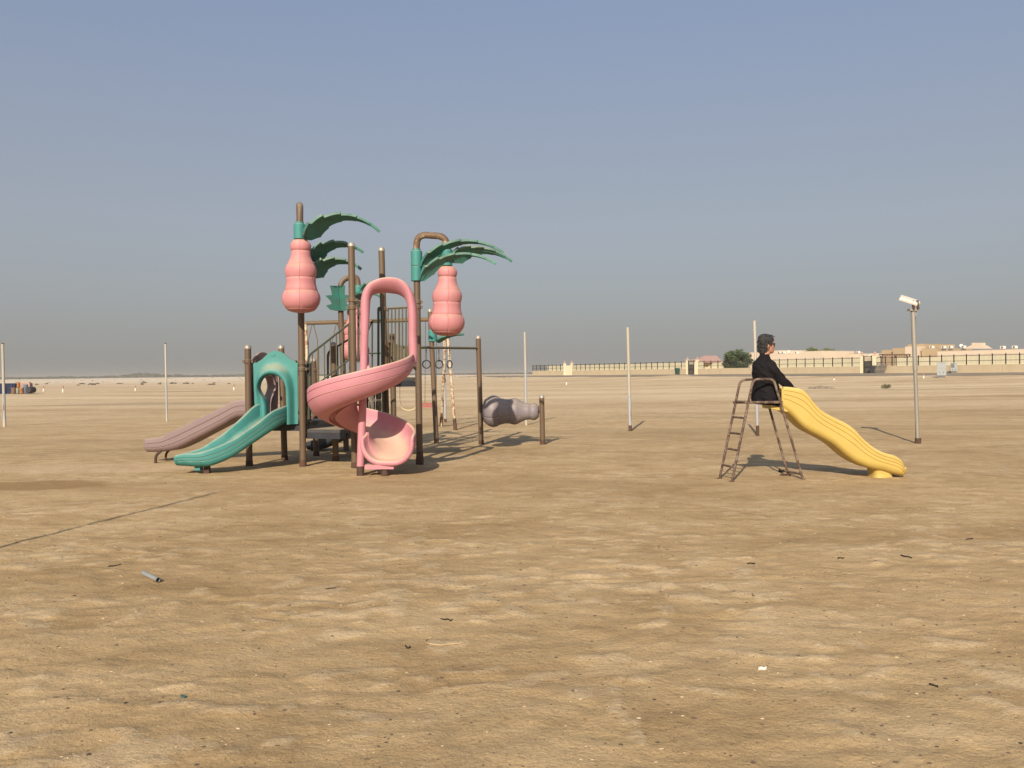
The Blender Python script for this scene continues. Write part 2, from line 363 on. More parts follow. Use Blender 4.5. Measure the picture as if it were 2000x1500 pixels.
# ------------------------------------------------------------------ mesh building
class MB:
    def __init__(s): s.v = []; s.f = []
    def add(s, vs, fs):
        o = len(s.v); s.v += [tuple(p) for p in vs]; s.f += [tuple(i+o for i in q) for q in fs]
    def rings(s, rings, cap=True, closed=False, loop=True):
        n = len(rings[0]); vs = [p for r in rings for p in r]; fs = []
        m = len(rings)
        for i in range(m if closed else m-1):
            j = (i+1) % m
            for k in range(n if loop else n-1):
                l = (k+1) % n
                fs.append((i*n+k, i*n+l, j*n+l, j*n+k))
        if cap and not closed:
            fs.append(tuple(range(n-1, -1, -1))); fs.append(tuple((m-1)*n+k for k in range(n)))
        s.add(vs, fs)
    def tube(s, pts, r, seg=12, cap=True, closed=False):
        pts = [Vector(p) for p in pts]; m = len(pts)
        rr = r if isinstance(r, (list, tuple)) else [r]*m
        t0 = (pts[1]-pts[0]).normalized()
        u = t0.orthogonal().normalized(); rings = []
        for i, p in enumerate(pts):
            if closed: t = (pts[(i+1) % m]-pts[i-1]).normalized()
            elif i == 0: t = t0
            elif i == m-1: t = (pts[-1]-pts[-2]).normalized()
            else: t = ((pts[i+1]-p).normalized()+(p-pts[i-1]).normalized()).normalized()
            u = (u - t*u.dot(t)).normalized(); w = t.cross(u)
            rings.append([p + (u*math.cos(a)+w*math.sin(a))*rr[i] for a in (2*math.pi*k/seg for k in range(seg))])
        s.rings(rings, cap, closed)
    def box(s, c, size, rz=0.0, rm=None):
        hx, hy, hz = size[0]/2, size[1]/2, size[2]/2
        vs = [Vector((a*hx, b*hy, g*hz)) for a in (-1, 1) for b in (-1, 1) for g in (-1, 1)]
        rot = rm if rm is not None else Matrix.Rotation(rz, 3, 'Z')
        vs = [rot @ p + Vector(c) for p in vs]
        s.add(vs, [(0, 1, 3, 2), (4, 6, 7, 5), (0, 4, 5, 1), (2, 3, 7, 6), (0, 2, 6, 4), (1, 5, 7, 3)])
    def prism(s, poly, y0, y1, fn):
        """poly of (a,b); fn(a,b,depth)->point"""
        n = len(poly); vs = [fn(a, b, y0) for a, b in poly] + [fn(a, b, y1) for a, b in poly]
        s.add(vs, [tuple(range(n)), tuple(range(2*n-1, n-1, -1))] + [(i, i+n, (i+1) % n+n, (i+1) % n) for i in range(n)])
    def lathe(s, prof, base, axis, seg=32, seams=0):
        base = Vector(base); axis = Vector(axis).normalized()
        u = axis.orthogonal().normalized()
        if abs(axis.z) > 0.9: u = Vector((1, 0, 0)) - axis*axis.x; u.normalize()
        w = axis.cross(u)
        angs = []
        if seams:
            for k in range(seams):
                a0 = 2*math.pi*(k+0.35)/seams
                angs += [(a0-0.02, 0), (a0, 1), (a0+0.02, 0)]
                q = max(2, seg//seams)
                for j in range(1, q): angs.append((a0+0.02+(2*math.pi/seams-0.04)*j/q, 0))
        else: angs = [(2*math.pi*k/seg, 0) for k in range(seg)]
        rings = [[base+axis*h+(u*math.cos(a)+w*math.sin(a))*max(0.001, r-(0.007 if g else 0)) for a, g in angs] for h, r in prof]
        s.rings(rings)
    def build(s, name, m, parent=None, smooth=True, angle=40):
        root = parent
        while root is not None and root.parent is not None: root = root.parent
        off = np.array(root.location) if root is not None else np.zeros(3)
        me = bpy.data.meshes.new(name)
        va = np.array(s.v, float) - off
        me.from_pydata(va.tolist(), [], s.f)
        me.validate(); me.update()
        import bmesh
        bm = bmesh.new(); bm.from_mesh(me); bmesh.ops.recalc_face_normals(bm, faces=bm.faces); bm.to_mesh(me); bm.free()
        if smooth:
            me.polygons.foreach_set('use_smooth', [True]*len(me.polygons)); me.set_sharp_from_angle(angle=R(angle))
        me.materials.append(M[m])
        o = bpy.data.objects.new(name, me); COL.objects.link(o)
        if parent is not None: o.parent = parent
        return o
def tag(o, label=None, cat=None, group=None, kind=None):
    if label: o['label'] = label
    if cat: o['category'] = cat
    if group: o['group'] = group
    if kind: o['kind'] = kind
    return o
def thing(name, loc, label, cat, group=None):
    o = bpy.data.objects.new(name, None); COL.objects.link(o); o.location = loc; o.empty_display_size = 0.2
    return tag(o, label, cat, group)
def copy_tree(o, parent=None):
    c = o.copy(); COL.objects.link(c); c.parent = parent
    for ch in list(o.children): copy_tree(ch, c)
    return c
def one(name, m, parent, fn, *a, smooth=True, angle=40, **k):
    b = MB(); getattr(b, fn)(*a, **k); return b.build(name, m, parent, smooth, angle)
def tube(name, m, parent, pts, r, seg=12, **k): return one(name, m, parent, 'tube', pts, r, seg, **k)
def catmull(pts, n):
    pts = [np.array(p, float) for p in pts]; out = []
    q = [2*pts[0]-pts[1]] + pts + [2*pts[-1]-pts[-2]]
    for i in range(len(pts)-1):
        p0, p1, p2, p3 = q[i:i+4]
        for k in range(n):
            t = k/n
            out.append(0.5*((2*p1)+(-p0+p2)*t+(2*p0-5*p1+4*p2-p3)*t*t+(-p0+3*p1-3*p2+p3)*t**3))
    out.append(pts[-1]); return out
def bend(pts, r, n=7):
    """round the corners of a polyline"""
    pts = [Vector(p) for p in pts]; out = [pts[0]]
    for i in range(1, len(pts)-1):
        a = (pts[i-1]-pts[i]); b = (pts[i+1]-pts[i]); k = min(r, a.length*0.48, b.length*0.48)
        p0 = pts[i]+a.normalized()*k; p2 = pts[i]+b.normalized()*k
        for j in range(n+1):
            t = j/n; out.append(p0*(1-t)**2+pts[i]*2*t*(1-t)+p2*t*t)
    out.append(pts[-1]); return out

# ------------------------------------------------------------------ ground
def axis_pts(dense, lo, hi, g=1.16):
    a = list(dense); st = dense[-1]-dense[-2]; x_ = dense[-1]
    while x_ < hi: st *= g; x_ += st; a.append(x_)
    st = dense[1]-dense[0]; x_ = dense[0]
    while x_ > lo: st *= g; x_ -= st; a.insert(0, x_)
    return np.array(a)
xs = axis_pts(np.arange(-8.5, 8.5, 0.045), -4000, 4000)
ys = axis_pts(np.concatenate([np.arange(3.0, 11.0, 0.03), np.arange(11.0, 26, 0.07)]), -4000, 4000, 1.14)
XX, YY = np.meshgrid(xs, ys)
ZZ = gz(XX, YY)
nx, ny = len(xs), len(ys)
me = bpy.data.meshes.new('ground')
idx = np.arange(nx*ny).reshape(ny, nx)
quads = np.stack([idx[:-1, :-1], idx[:-1, 1:], idx[1:, 1:], idx[1:, :-1]], -1).reshape(-1, 4)
me.vertices.add(nx*ny); me.vertices.foreach_set('co', np.stack([XX, YY, ZZ], -1).ravel())
me.loops.add(quads.size); me.loops.foreach_set('vertex_index', quads.ravel())
me.polygons.add(len(quads)); me.polygons.foreach_set('loop_start', np.arange(0, quads.size, 4))
me.polygons.foreach_set('use_smooth', [True]*len(quads))
me.update(); me.validate()
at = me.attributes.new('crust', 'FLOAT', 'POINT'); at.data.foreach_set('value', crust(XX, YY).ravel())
me.materials.append(M['sand'])
ground = bpy.data.objects.new('ground', me); COL.objects.link(ground); tag(ground, kind='structure')

# dusty track along the compound wall
b = MB(); L = 190.0; n = 90
rows = []
for i in range(n+1):
    q = W0 - WD*25 + WD*L*i/n
    rows.append([Vector((q[0]+WN[0]*s_, q[1]+WN[1]*s_, gz1(q[0]+WN[0]*s_, q[1]+WN[1]*s_)+0.03)) for s_ in (1.2, 2.5, 4, 5.5, 7+0.8*math.sin(i*0.7))])
b.rings(rows, cap=False, loop=False)
tag(b.build('road', 'road'), kind='structure')
from mathutils.geometry import tessellate_polygon
# ------------------------------------------------------------------ play structure
PS = thing('play_structure', (-3.0, 16.5, 0.0), 'weathered play structure with pink spiral slide, hanging pink gourds and teal palm leaves', 'play structure')
PR = 0.058
def clamp(post, a, z):
    """a bolted ring round a post; a = (bottom, top) points"""
    t = (z-a[0].z)/(a[1].z-a[0].z); c = a[0].lerp(a[1], t)
    b = MB(); b.lathe([(-0.035, PR+0.004), (-0.028, PR+0.014), (0.028, PR+0.014), (0.035, PR+0.004)], c, a[1]-a[0], 20)
    b.box(c+Vector((PR+0.02, -0.01, 0)), (0.035, 0.035, 0.045)); b.box(c+Vector((-PR-0.02, -0.01, 0)), (0.035, 0.035, 0.045))
    return b.build('clamp', 'post', post)
def post(base, top, cap=True, clamps=(), r=PR, m='post', rot=True):
    base = Vector(base); top = Vector(top)
    foot = base + (base-top).normalized()*0.15
    o = tube('post', m, PS, [foot, base.lerp(top, 0.5), top], r, 20)
    if cap:
        ax = (top-base).normalized()
        one('post_cap', 'cap', o, 'lathe', [(-0.03, r+0.003), (0.0, r+0.003), (0.02, r*0.93), (0.036, r*0.70), (0.046, r*0.38), (0.048, 0.004)], top, ax, 20)
    for z in clamps: clamp(o, (base, top), z)
    if rot: one('rusted_foot', 'polerust', o, 'lathe', [(-0.05, r+0.004), (0.03, r+0.006), (0.085, r+0.004), (0.11, r+0.0005)], base, top-base, 20)
    return o, base, top
def ppost(bx, by, tx, ty, **k):
    g = G(bx, by); g.z = 0.0
    return post(g, P(tx, ty, g.y), **k)
def zat(py, px, Y): return P(px, py, Y).z

p1, b1, t1 = ppost(487, 910, 484, 678, clamps=(zat(706, 484, 16.3),))
p3, b3, t3 = ppost(556, 899, 549, 678, clamps=())
pb, bb, tb = ppost(656, 901, 651, 673)
pa, ba, ta = ppost(618, 891, 612, 703, clamps=(zat(723, 613, 18.4),))
p5, b5, t5 = ppost(693, 914, 686, 478, clamps=(zat(587, 688, 16), zat(602, 688, 16)))
p9g = P(757, 900, 17.3); p9g.z = 0
p9, b9, t9 = post(p9g, P(745, 487, 17.3), clamps=(zat(604, 748, 17.3),))
p10g = P(770, 895, 18.6); p10g.z = 0
p10, b10, t10 = post(p10g, P(766, 652, 18.6), cap=False, clamps=(zat(737, 768, 18.6),))
p12, b12, t12 = ppost(940, 868, 934, 659)
p13, b13, t13 = ppost(1060, 868, 1058, 775)
# far short supports seen under the decks
post(Vector((-4.35, 20.6, 0)), Vector((-4.33, 20.6, 0.78)), cap=False)

# ---- decks and steps
def deck(poly, z, th=0.06, name='deck'):
    b = MB(); b.prism([(p.x, p.y) for p in poly], z-th, z, lambda a, c, d: Vector((a, c, d)))
    o = b.build(name, 'deck', PS, smooth=False)
    for i in range(len(poly)):
        p_, q_ = poly[i], poly[(i+1) % len(poly)]
        d_ = (q_-p_); c_ = (p_+q_)/2
        one('edge_beam', 'darkplastic', o, 'box', (c_.x, c_.y, z-th-0.055), (d_.length-0.09, 0.035, 0.10), math.atan2(d_.y, d_.x), smooth=False)
    return o
g2 = G(592, 911); g2.z = 0
zA = 0.80
deck([b1, g2, bb, b3], zA)
deck([g2+Vector((0.03, 0.06, 0)), Vector((-2.86, 16.05, 0)), Vector((-2.86, 17.1, 0)), bb+Vector((0, 0.06, 0))], 0.66, name='step')
deck([Vector((-3.25, 16.1, 0)), Vector((-2.80, 16.02, 0)), Vector((-2.70, 17.0, 0)), Vector((-3.15, 17.1, 0))], 1.08, 0.05, 'step')
deck([Vector((-3.05, 16.1, 0)), Vector((-2.78, 16.04, 0)), Vector((-2.66, 17.0, 0)), Vector((-2.95, 17.1, 0))], 1.32, 0.05, 'step')
g6 = G(820, 907); g6.z = 0
zH = 1.56
deck([b5+Vector((0, 0.06, 0)), g6+Vector((-0.02, 0.06, 0)), Vector((-1.80, 17.4, 0)), b9], zH)
deck([Vector((-3.55, 17.9, 0)), Vector((-2.9, 17.75, 0)), Vector((-2.65, 18.7, 0)), Vector((-3.6, 18.8, 0))], 0.62, name='deck')

# ---- gourds
GP = [(0, .075), (12, .088), (40, .108), (66, .116), (95, .112), (118, .104), (119.5, .101), (122, .101), (125, .105), (160, .108), (200, .117),
      (240, .135), (268, .150), (269.5, .149), (271, .149), (274, .152), (310, .169), (340, .176), (370, .174), (400, .167), (416, .162), (418, .160), (421, .160), (424, .163),
      (450, .162), (490, .163), (530, .172), (562, .182), (564, .181), (566, .181), (569, .185), (610, .205), (650, .213), (690, .207), (720, .195), (764, .166), (766, .160), (769, .160), (771, .162),
      (790, .135), (804, .09), (810, .05)]
def gourd(top, axis, length, m, name='gourd', parent=None, fat=1.0):
    prof = [(h/810*length, r_*length*1.235*fat) for h, r_ in GP]
    prof = [(h, r_) for h, r_ in prof]
    return one(name, m, parent or PS, 'lathe', prof, top, axis, 48, 6, angle=50)

# ---- palm leaf
def leaf(base, az, length, a0, a1, width0, parent, roll=0.0, cup=0.35, lobes=5, name='palm_leaf', m='leaf', side_bend=0.0):
    base = Vector(base); N = 44; width = width0*0.88
    ss = sorted(set([i/N for i in range(N+1)] + [k/(lobes+0.6)+0.16+e_ for k in range(lobes) for e_ in (-0.012, 0.0)]))
    ss = [s_ for s_ in ss if 0 <= s_ <= 1]
    p = base.copy(); prev = 0.0; rings = []
    for s_ in ss:
        ang = R(a0+(a1-a0)*s_**0.85); azz = R(az)+R(side_bend)*s_
        T = Vector((math.cos(azz)*math.cos(ang), math.sin(azz)*math.cos(ang), math.sin(ang)))
        p = p + T*(s_-prev)*length; prev = s_
        Sd = Vector((-math.sin(azz), math.cos(azz), 0)); Nn = T.cross(Sd) * -1
        if Nn.z < 0 and abs(ang) < 1.2: Nn = -Nn
        rq = R(roll)*(1-0.6*s_); Sd, Nn = Sd*math.cos(rq)+Nn*math.sin(rq), Nn*math.cos(rq)-Sd*math.sin(rq)
        env = (0.30+0.70*min(1, s_/0.16)**0.8) * (1-max(0, (s_-0.20)/0.80))**1.2*(1-0.18*max(0, math.sin((s_-.2)*3.9))) + 0.045
        fr = (s_-0.16)*(lobes+0.6)
        saw = 1.0
        if fr > 0: saw = 0.74+0.42*(fr % 1.0)**1.3
        w_ = width*env
        th = 0.016+0.012*(1-s_)
        c_ = cup*(1-0.6*s_)
        ring = []
        us = (-1, -0.62, -0.25, 0, 0.25, 0.62, 1)
        for u in us: ring.append(p + Sd*(u*w_*(saw if u < 0 else 0.55+0.45*saw)) + Nn*(c_*w_*abs(u)**1.3 + (0.012 if u == 0 else 0) + th))
        for u in reversed(us): ring.append(p + Sd*(u*w_*(saw if u < 0 else 0.55+0.45*saw)) + Nn*(c_*w_*abs(u)**1.3 - th - (0.012 if u == 0 else 0)))
        rings.append(ring)
    b = MB(); b.rings(rings)
    return b.build(name, m, parent, angle=45)
def collar(c, axis, r, h, n=1):
    b = MB(); axis = Vector(axis).normalized()
    o = None
    for k in range(n):
        b = MB(); b.lathe([(0, r-0.006), (0.006, r), (h-0.006, r), (h, r-0.006), (h+0.004, PR+0.02), (h+0.035, PR+0.018), (h+0.035, PR)], Vector(c)+axis*(k*(h+0.006)), axis, 28)
        o = b.build('leaf_collar', 'teal', PS)
    return o

RL = -42
# ---- left gourd palm: post rises behind the gourd, arches towards the viewer, gourd hangs in front
b2 = g2.copy(); top2 = P(585.5, 425, b2.y)
Yg = b2.y - 0.52
tip2 = P(585.5, 430, Yg)
arch = bend([b2-Vector((0, 0, .15)), top2, Vector((top2.x, top2.y-0.02, top2.z+0.22)), Vector((tip2.x, tip2.y+0.02, tip2.z+0.24)), tip2, P(586, 470, Yg)], 0.24, 10)
p2 = tube('post', 'post', PS, arch, PR, 20)
one('rusted_foot', 'polerust', p2, 'lathe', [(-0.05, PR+0.004), (0.04, PR+0.006), (0.10, PR+0.005), (0.13, PR+0.0005)], b2, (0, 0, 1), 20)
for yy in (709, 721): clamp(p2, (b2, top2), zat(yy, 590, b2.y))
gt = P(587, 469, Yg); gb = P(588.5, 611, Yg)
gourd(gt, gb-gt, (gb-gt).length, 'pink_gourd')
cl = collar(P(585, 467, Yg), (0, 0, 1), 0.097, zat(438, 585, Yg)-zat(467, 585, Yg))
leaf(P(594, 467, Yg-0.06), 8, 1.50, 70, -46, 0.25, cl, roll=RL+8, cup=-0.3, side_bend=-6)
cl2 = collar(P(588, 512, b2.y), (0, 0, 1), 0.097, 0.27, 2)
leaf(P(604, 512, b2.y-0.04), 14, 1.12, 74, -40, 0.24, cl2, roll=RL, cup=-0.3, side_bend=-6)
leaf(P(606, 541, b2.y-0.04), 12, 1.05, 72, -42, 0.24, cl2, roll=RL, cup=-0.3, side_bend=-6)

# ---- right gourd palm
b6 = g6.copy(); Y6 = b6.y
gx = P(873.5, 520, Y6-0.05)
arch = bend([b6-Vector((0, 0, .15)), P(813.5, 500, Y6), P(814, 458, Y6), P(872, 462, Y6-0.05), P(873, 500, Y6-0.05), P(873.5, 522, Y6-0.05)], 0.20, 10)
p6 = tube('post', 'post', PS, arch[:10], PR, 20)
tube('arm', 'post_rusty', p6, arch[9:], PR+0.001, 20)
one('rusted_foot', 'polerust', p6, 'lathe', [(-0.05, PR+0.004), (0.05, PR+0.012), (0.13, PR+0.010), (0.20, PR+0.003), (0.24, PR+0.0005)], b6, (0, 0, 1), 20)
for yy in (590, 600): clamp(p6, (b6, P(813.5, 500, Y6)), zat(yy, 816, Y6))
gt = P(874, 521, Y6-0.05); gb = P(872, 656, Y6-0.05)
gourd(gt, gb-gt, (gb-gt).length, 'pink_gourd')
hc = zat(520, 814, Y6)-zat(549, 814, Y6)
cl = collar(P(814, 549, Y6), (0, 0, 1), 0.102, hc, 2)
leaf(P(824, 521, Y6-0.08), -12, 1.66, 62, -36, 0.150, cl, roll=RL+8, cup=-0.25, side_bend=6)
leaf(P(822, 547, Y6-0.08), -16, 1.56, 64, -34, 0.145, cl, roll=RL+8, cup=-0.25, side_bend=6)
cl = collar(P(873, 519, Y6-0.05), (0, 0, 1), 0.098, zat(488, 873, Y6)-zat(519, 873, Y6))
leaf(P(880, 508, Y6+0.03), 14, 1.22, 44, -36, 0.20, cl, roll=RL-10, cup=-0.2)
leaf(P(870, 512, Y6+0.05), 100, 1.1, 55, -35, 0.20, cl, roll=0, cup=0.2)

# ---- third palm behind, its gourd half hidden by the tall post
b8 = G(677, 882); b8.z = 0; Y8 = b8.y
arch = bend([b8-Vector((0, 0, .15)), P(666, 620, Y8), P(664, 548, Y8), P(698, 536, Y8+0.1), P(700, 570, Y8+0.1), P(700, 600, Y8+0.1)], 0.18, 9)
p8 = tube('post', 'post', PS, arch, PR, 18)
gt = P(693, 600, Y8+0.1); gb = P(694, 706, Y8+0.1)
gourd(gt, gb-gt, (gb-gt).length, 'pink_gourd')
cl = collar(P(665, 607, Y8), (0, 0, 1), 0.097, 0.33)
b = MB(); hl = [(0.09, 0.0), (0.19, .02), (0.265, .10), (0.15, .135), (0.17, .20), (0.26, .30), (0.13, .315), (0.135, .39), (0.155, .50), (0.05, .46)]
rings = []
for h_, s_ in [(h_, 0) for h_ in [0.0]]: pass
ol = [(a_, h_) for a_, h_ in hl]; ol = ol + [(-a_, h_) for a_, h_ in reversed(ol)]
cc = P(664, 607, Y8-0.11); fvs = []
def lf3(a_, h_, d_): return cc+Vector((a_, d_-0.35*abs(a_)-0.42*h_, h_*1.0))
n_ = len(ol)
vs = [lf3(a_, h_, 0) for a_, h_ in ol]+[lf3(a_, h_, .03) for a_, h_ in ol]
sp_ = [lf3(0, h_, 0) for _, h_ in hl]+[lf3(0, h_, .03) for _, h_ in hl]; k_ = len(hl); o_ = 2*n_
fs_ = []
for i in range(k_-1):
    fs_ += [(i, i+1, o_+i+1, o_+i), (n_-1-i, o_+i, o_+i+1, n_-2-i), (n_+i, o_+k_+i, o_+k_+i+1, n_+i+1), (2*n_-1-i, 2*n_-2-i, o_+k_+i+1, o_+k_+i)]
fs_ += [(i, i+n_, (i+1) % n_+n_, (i+1) % n_) for i in range(n_) if i not in (k_-1, n_-1)]
fs_ += [(k_-1, k_-1+n_, o_+k_+k_-1, o_+k_-1), (k_, o_+k_-1, o_+2*k_-1, k_+n_), (0, o_, o_+k_, n_), (n_-1, 2*n_-1, o_+k_, o_)]
b.add(vs+sp_, fs_); lf_ = b.build('palm_leaf', 'leaf', cl, angle=30)
tube('vein', 'teal', lf_, [cc+Vector((0, -0.012-0.42*h_, h_*1.0)) for h_ in (0.01, .25, .5)], 0.008, 6)
cl = collar(P(700, 588, Y8+0.1), (0, 0, 1), 0.097, 0.30)
leaf(P(704, 572, Y8+0.1), 4, 1.08, 46, -36, 0.18, cl, roll=RL-10, cup=-0.2)
leaf(P(696, 588, Y8+0.05), -40, 0.95, 45, -42, 0.20, cl, roll=0, cup=0.2)

# ---- fourth palm far right behind the gourd
b11 = G(853, 867); b11.z = 0; Y11 = b11.y
t11 = P(840, 607, Y11)
p11 = tube('post', 'post', PS, [b11-Vector((0, 0, .15)), b11.lerp(t11, .5), t11], PR, 18)
one('post_cap', 'cap', p11, 'lathe', [(-0.03, PR+0.003), (0.0, PR+0.003), (0.025, PR*0.93), (0.045, PR*0.68), (0.057, PR*0.35), (0.06, 0.004)], t11, (0, 0, 1), 18)
cl = collar(P(845, 667, Y11), (0, 0, 1), 0.098, zat(645, 845, Y11)-zat(667, 845, Y11))
leaf(P(852, 664, Y11), 30, 0.74, 26, -2, 0.17, cl, roll=-30, cup=-0.2)

# ---- overhead ring bar
oh0 = P(770, 678, 18.6); oh1 = P(934, 680, b12.y)
bar = tube('overhead_bar', 'rail', PS, [oh0, oh0.lerp(oh1, .5), oh1], 0.030, 12)
oh2 = P(838, 676.5, 18.8); 
def ring_on(px, py_ring, dia, yaw):
    t = (px-770)/(934-770)
    Yb = oh0.y+(oh1.y-oh0.y)*t
    a = oh0.lerp(oh1, t); c = P(px, py_ring, a.y); a = P(px, 679, a.y)
    b = MB(); n_ = 24; r_ = dia/2
    b.tube([c+Vector((math.cos(k/n_*2*math.pi)*math.cos(yaw)*r_, math.cos(k/n_*2*math.pi)*math.sin(yaw)*r_, math.sin(k/n_*2*math.pi)*r_)) for k in range(n_)], 0.0125, 8, closed=True)
    o = b.build('hand_ring', 'ring', bar)
    ch = MB(); zt, zb = a.z-0.02, c.z+r_
    k = 0; z = zt
    while z > zb:
        ch.box((c.x, c.y, z-0.017), (0.022 if k % 2 else 0.008, 0.008 if k % 2 else 0.022, 0.034)); z -= 0.028; k += 1
    ch.build('chain', 'chain', bar, smooth=False)
for px, dia, yaw in ((806, 0.165, 0.3), (833, 0.165, 0.0), (857.5, 0.165, 0.25), (878, 0.165, 0.9)): ring_on(px, 711.5, dia, yaw)

# ---- mauve roller gourd between the two low posts
ra = P(1052, 804, b13.y); rb = P(943, 803, b12.y)
ro = gourd(ra, rb-ra, (rb-ra).length, 'roller', 'roller', fat=1.08)
tag(ro, 'mauve gourd lying on its side as a roller')
tube('axle', 'stub', ro, [rb-(ra-rb)*0.02, ra+(ra-rb)*0.07], 0.024, 12)

# ---- moulded entry panels
def panel(fn, m, label=None):
    """horseshoe panel in local (a across 0..1, h height metres); fn(a,h,depth)->world"""
    outer = [(0.03, 0.0), (0.02, .25), (0.01, .5), (0.0, .78), (0.0, 0.98), (0.0, 1.10), (0.10, 1.13), (0.20, 1.18), (0.30, 1.255), (0.40, 1.31), (0.50, 1.325), (0.60, 1.315), (0.70, 1.27), (0.80, 1.20), (0.90, 1.145), (1.0, 1.12), (1.0, 0.98), (1.0, 0.78), (1.0, .5), (1.0, .25), (1.0, -0.02)]
    inner = [(0.33, 0.0), (0.325, .2), (0.315, .34), (0.27, .45), (0.18, .55), (0.135, .64), (0.15, .73), (0.20, .81), (0.27, .86), (0.35, .885), (0.43, .89), (0.51, .88), (0.58, .855), (0.645, .81), (0.70, .745), (0.735, .66), (0.75, .55), (0.755, .4), (0.755, .25), (0.755, .12), (0.755, -0.02)]
    mid = [(0.07, 0), (0.07, .2), (0.07, .34), (0.06, .5), (0.045, .62), (0.055, .74), (0.09, .86), (0.15, .96), (0.23, 1.04), (0.32, 1.09), (0.42, 1.115), (0.52, 1.115), (0.62, 1.09), (0.71, 1.045), (0.79, .975), (0.86, .88), (0.905, .76), (0.925, .63), (0.93, .45), (0.93, .25), (0.93, -.02)]
    outer, mid, inner = [catmull([(a, h, 0) for a, h in q], 4) for q in (outer, mid, inner)]
    prof = [(0, 0.03), (0, -0.02), (.5, -.022), (.94, -.024), (1.08, -.034), (1.22, -.066), (1.38, -.108), (1.54, -.138), (1.70, -.152), (1.84, -.146), (1.94, -.115), (2, -.055), (2, .06), (1.93, .06), (1.6, -.09), (1.2, -.01), (.8, .01), (.05, .03)]
    rings = []
    for o_, m_, n_ in zip(outer, mid, inner):
        ring = []
        for t, d in prof:
            p_ = o_*(1-t)+m_*t if t <= 1 else m_*(2-t)+n_*(t-1)
            ring.append(fn(p_[0], p_[1], d))
        rings.append(ring)
    b = MB(); b.rings(rings)
    return b.build('entry_panel', m, PS, angle=60)
pa0 = P(496, 800, 16.18); pa1 = P(582, 800, 16.18)
zp0 = zat(826, 582, 16.18)
def fn_teal(a, h, d): return Vector((pa0.x+(pa1.x-pa0.x)*a, 16.20+d, zp0+h*0.955))
pt = panel(fn_teal, 'teal')
for px in (499, 578):
    q = P(px, 705, 16.16); one('bolt', 'stub', pt, 'lathe', [(-0.02, 0.014), (0.012, 0.014), (0.016, 0.004)], q, (0, -1, 0), 10)
b = MB(); q = P(532.5, 694, 16.175); b.box(q, (0.075, 0.012, 0.045)); b.build('emblem_plate', 'teal', pt)
for sx in (b1.x+0.06, g2.x-0.065):
    for hz in (1.83, 0.95): one('bracket', 'stub', pt, 'box', (sx, 16.24, hz), (0.06, 0.05, 0.05))
pm0 = b1+Vector((-0.06, 0.12, 0)); pm1 = b3+Vector((-0.10, -0.10, 0))
md = (pm1-pm0); mn = Vector((md.y, -md.x, 0)).normalized()*-1
def fn_mauve(a, h, d): 
    q = pm1+(pm0-pm1)*a
    return Vector((q.x, q.y, zp0+h*0.955)) - mn*d*1.0
panel(fn_mauve, 'mauve')

# ---- troughs
def trough_profile(Wd, H, t=0.055, L=0.055, ro=0.16, ri=0.14, grooves=(), under=()):
    """closed loop (u, v) of a double-walled moulded chute"""
    ro = min(ro, H*0.8, Wd*0.45); ri = min(ri, (H-t)*0.8, Wd*0.5-L-0.01)
    out = []
    hw = Wd/2
    zt = H-L/2
    def on(z_):
        if z_ >= ro: return (-hw, z_), (1.0, 0.0)
        a = math.asin(min(1, (ro-z_)/ro)); return (-hw+ro-ro*math.cos(a), z_), (math.cos(a), math.sin(a))
    zs = [zt] + [ro-ro*math.sin(math.pi/2*k/9) for k in range(10)]
    gs = []
    for g in grooves:
        zg = zt-g*H; gs += [(zg+0.0075, 0), (zg+0.005, 1), (zg-0.005, 1), (zg-0.0075, 0)]
    lst = sorted([(z_, 0) for z_ in zs if all(abs(z_-(zt-g*H)) > 0.0076 or z_ == zt for g in grooves)] + gs, key=lambda q: -q[0])
    while len(lst) < len(zs)+len(gs): lst.insert(len(lst)-1, ((lst[-1][0]+lst[-2][0])/2, 0))
    left = []
    for z_, ind in lst:
        p_, n__ = on(z_); left.append((p_[0]+n__[0]*0.012*ind, p_[1]+n__[1]*0.012*ind))
    out += left
    for u in under:
        c = -hw+ro+(Wd-2*ro)*u
        out += [(c-0.036, 0.0), (c-0.030, 0.036), (c+0.030, 0.036), (c+0.036, 0.0)]
    out += [(-a, b_) for a, b_ in reversed(left)]
    lip = [(hw-L/2+L/2*math.cos(a), zt+L/2*math.sin(a)) for a in [math.pi*k/6 for k in range(1, 6)]]
    out += lip
    iw = hw-L
    inr = [(iw, zt)] + [(iw-ri+ri*math.cos(a), t+ri-ri*math.sin(a)) for a in [math.pi/2*k/8 for k in range(9)]]
    out += inr
    out += [(-a, b_) for a, b_ in reversed(inr)]
    out += [(-a, b_) for a, b_ in reversed(lip)]
    return out
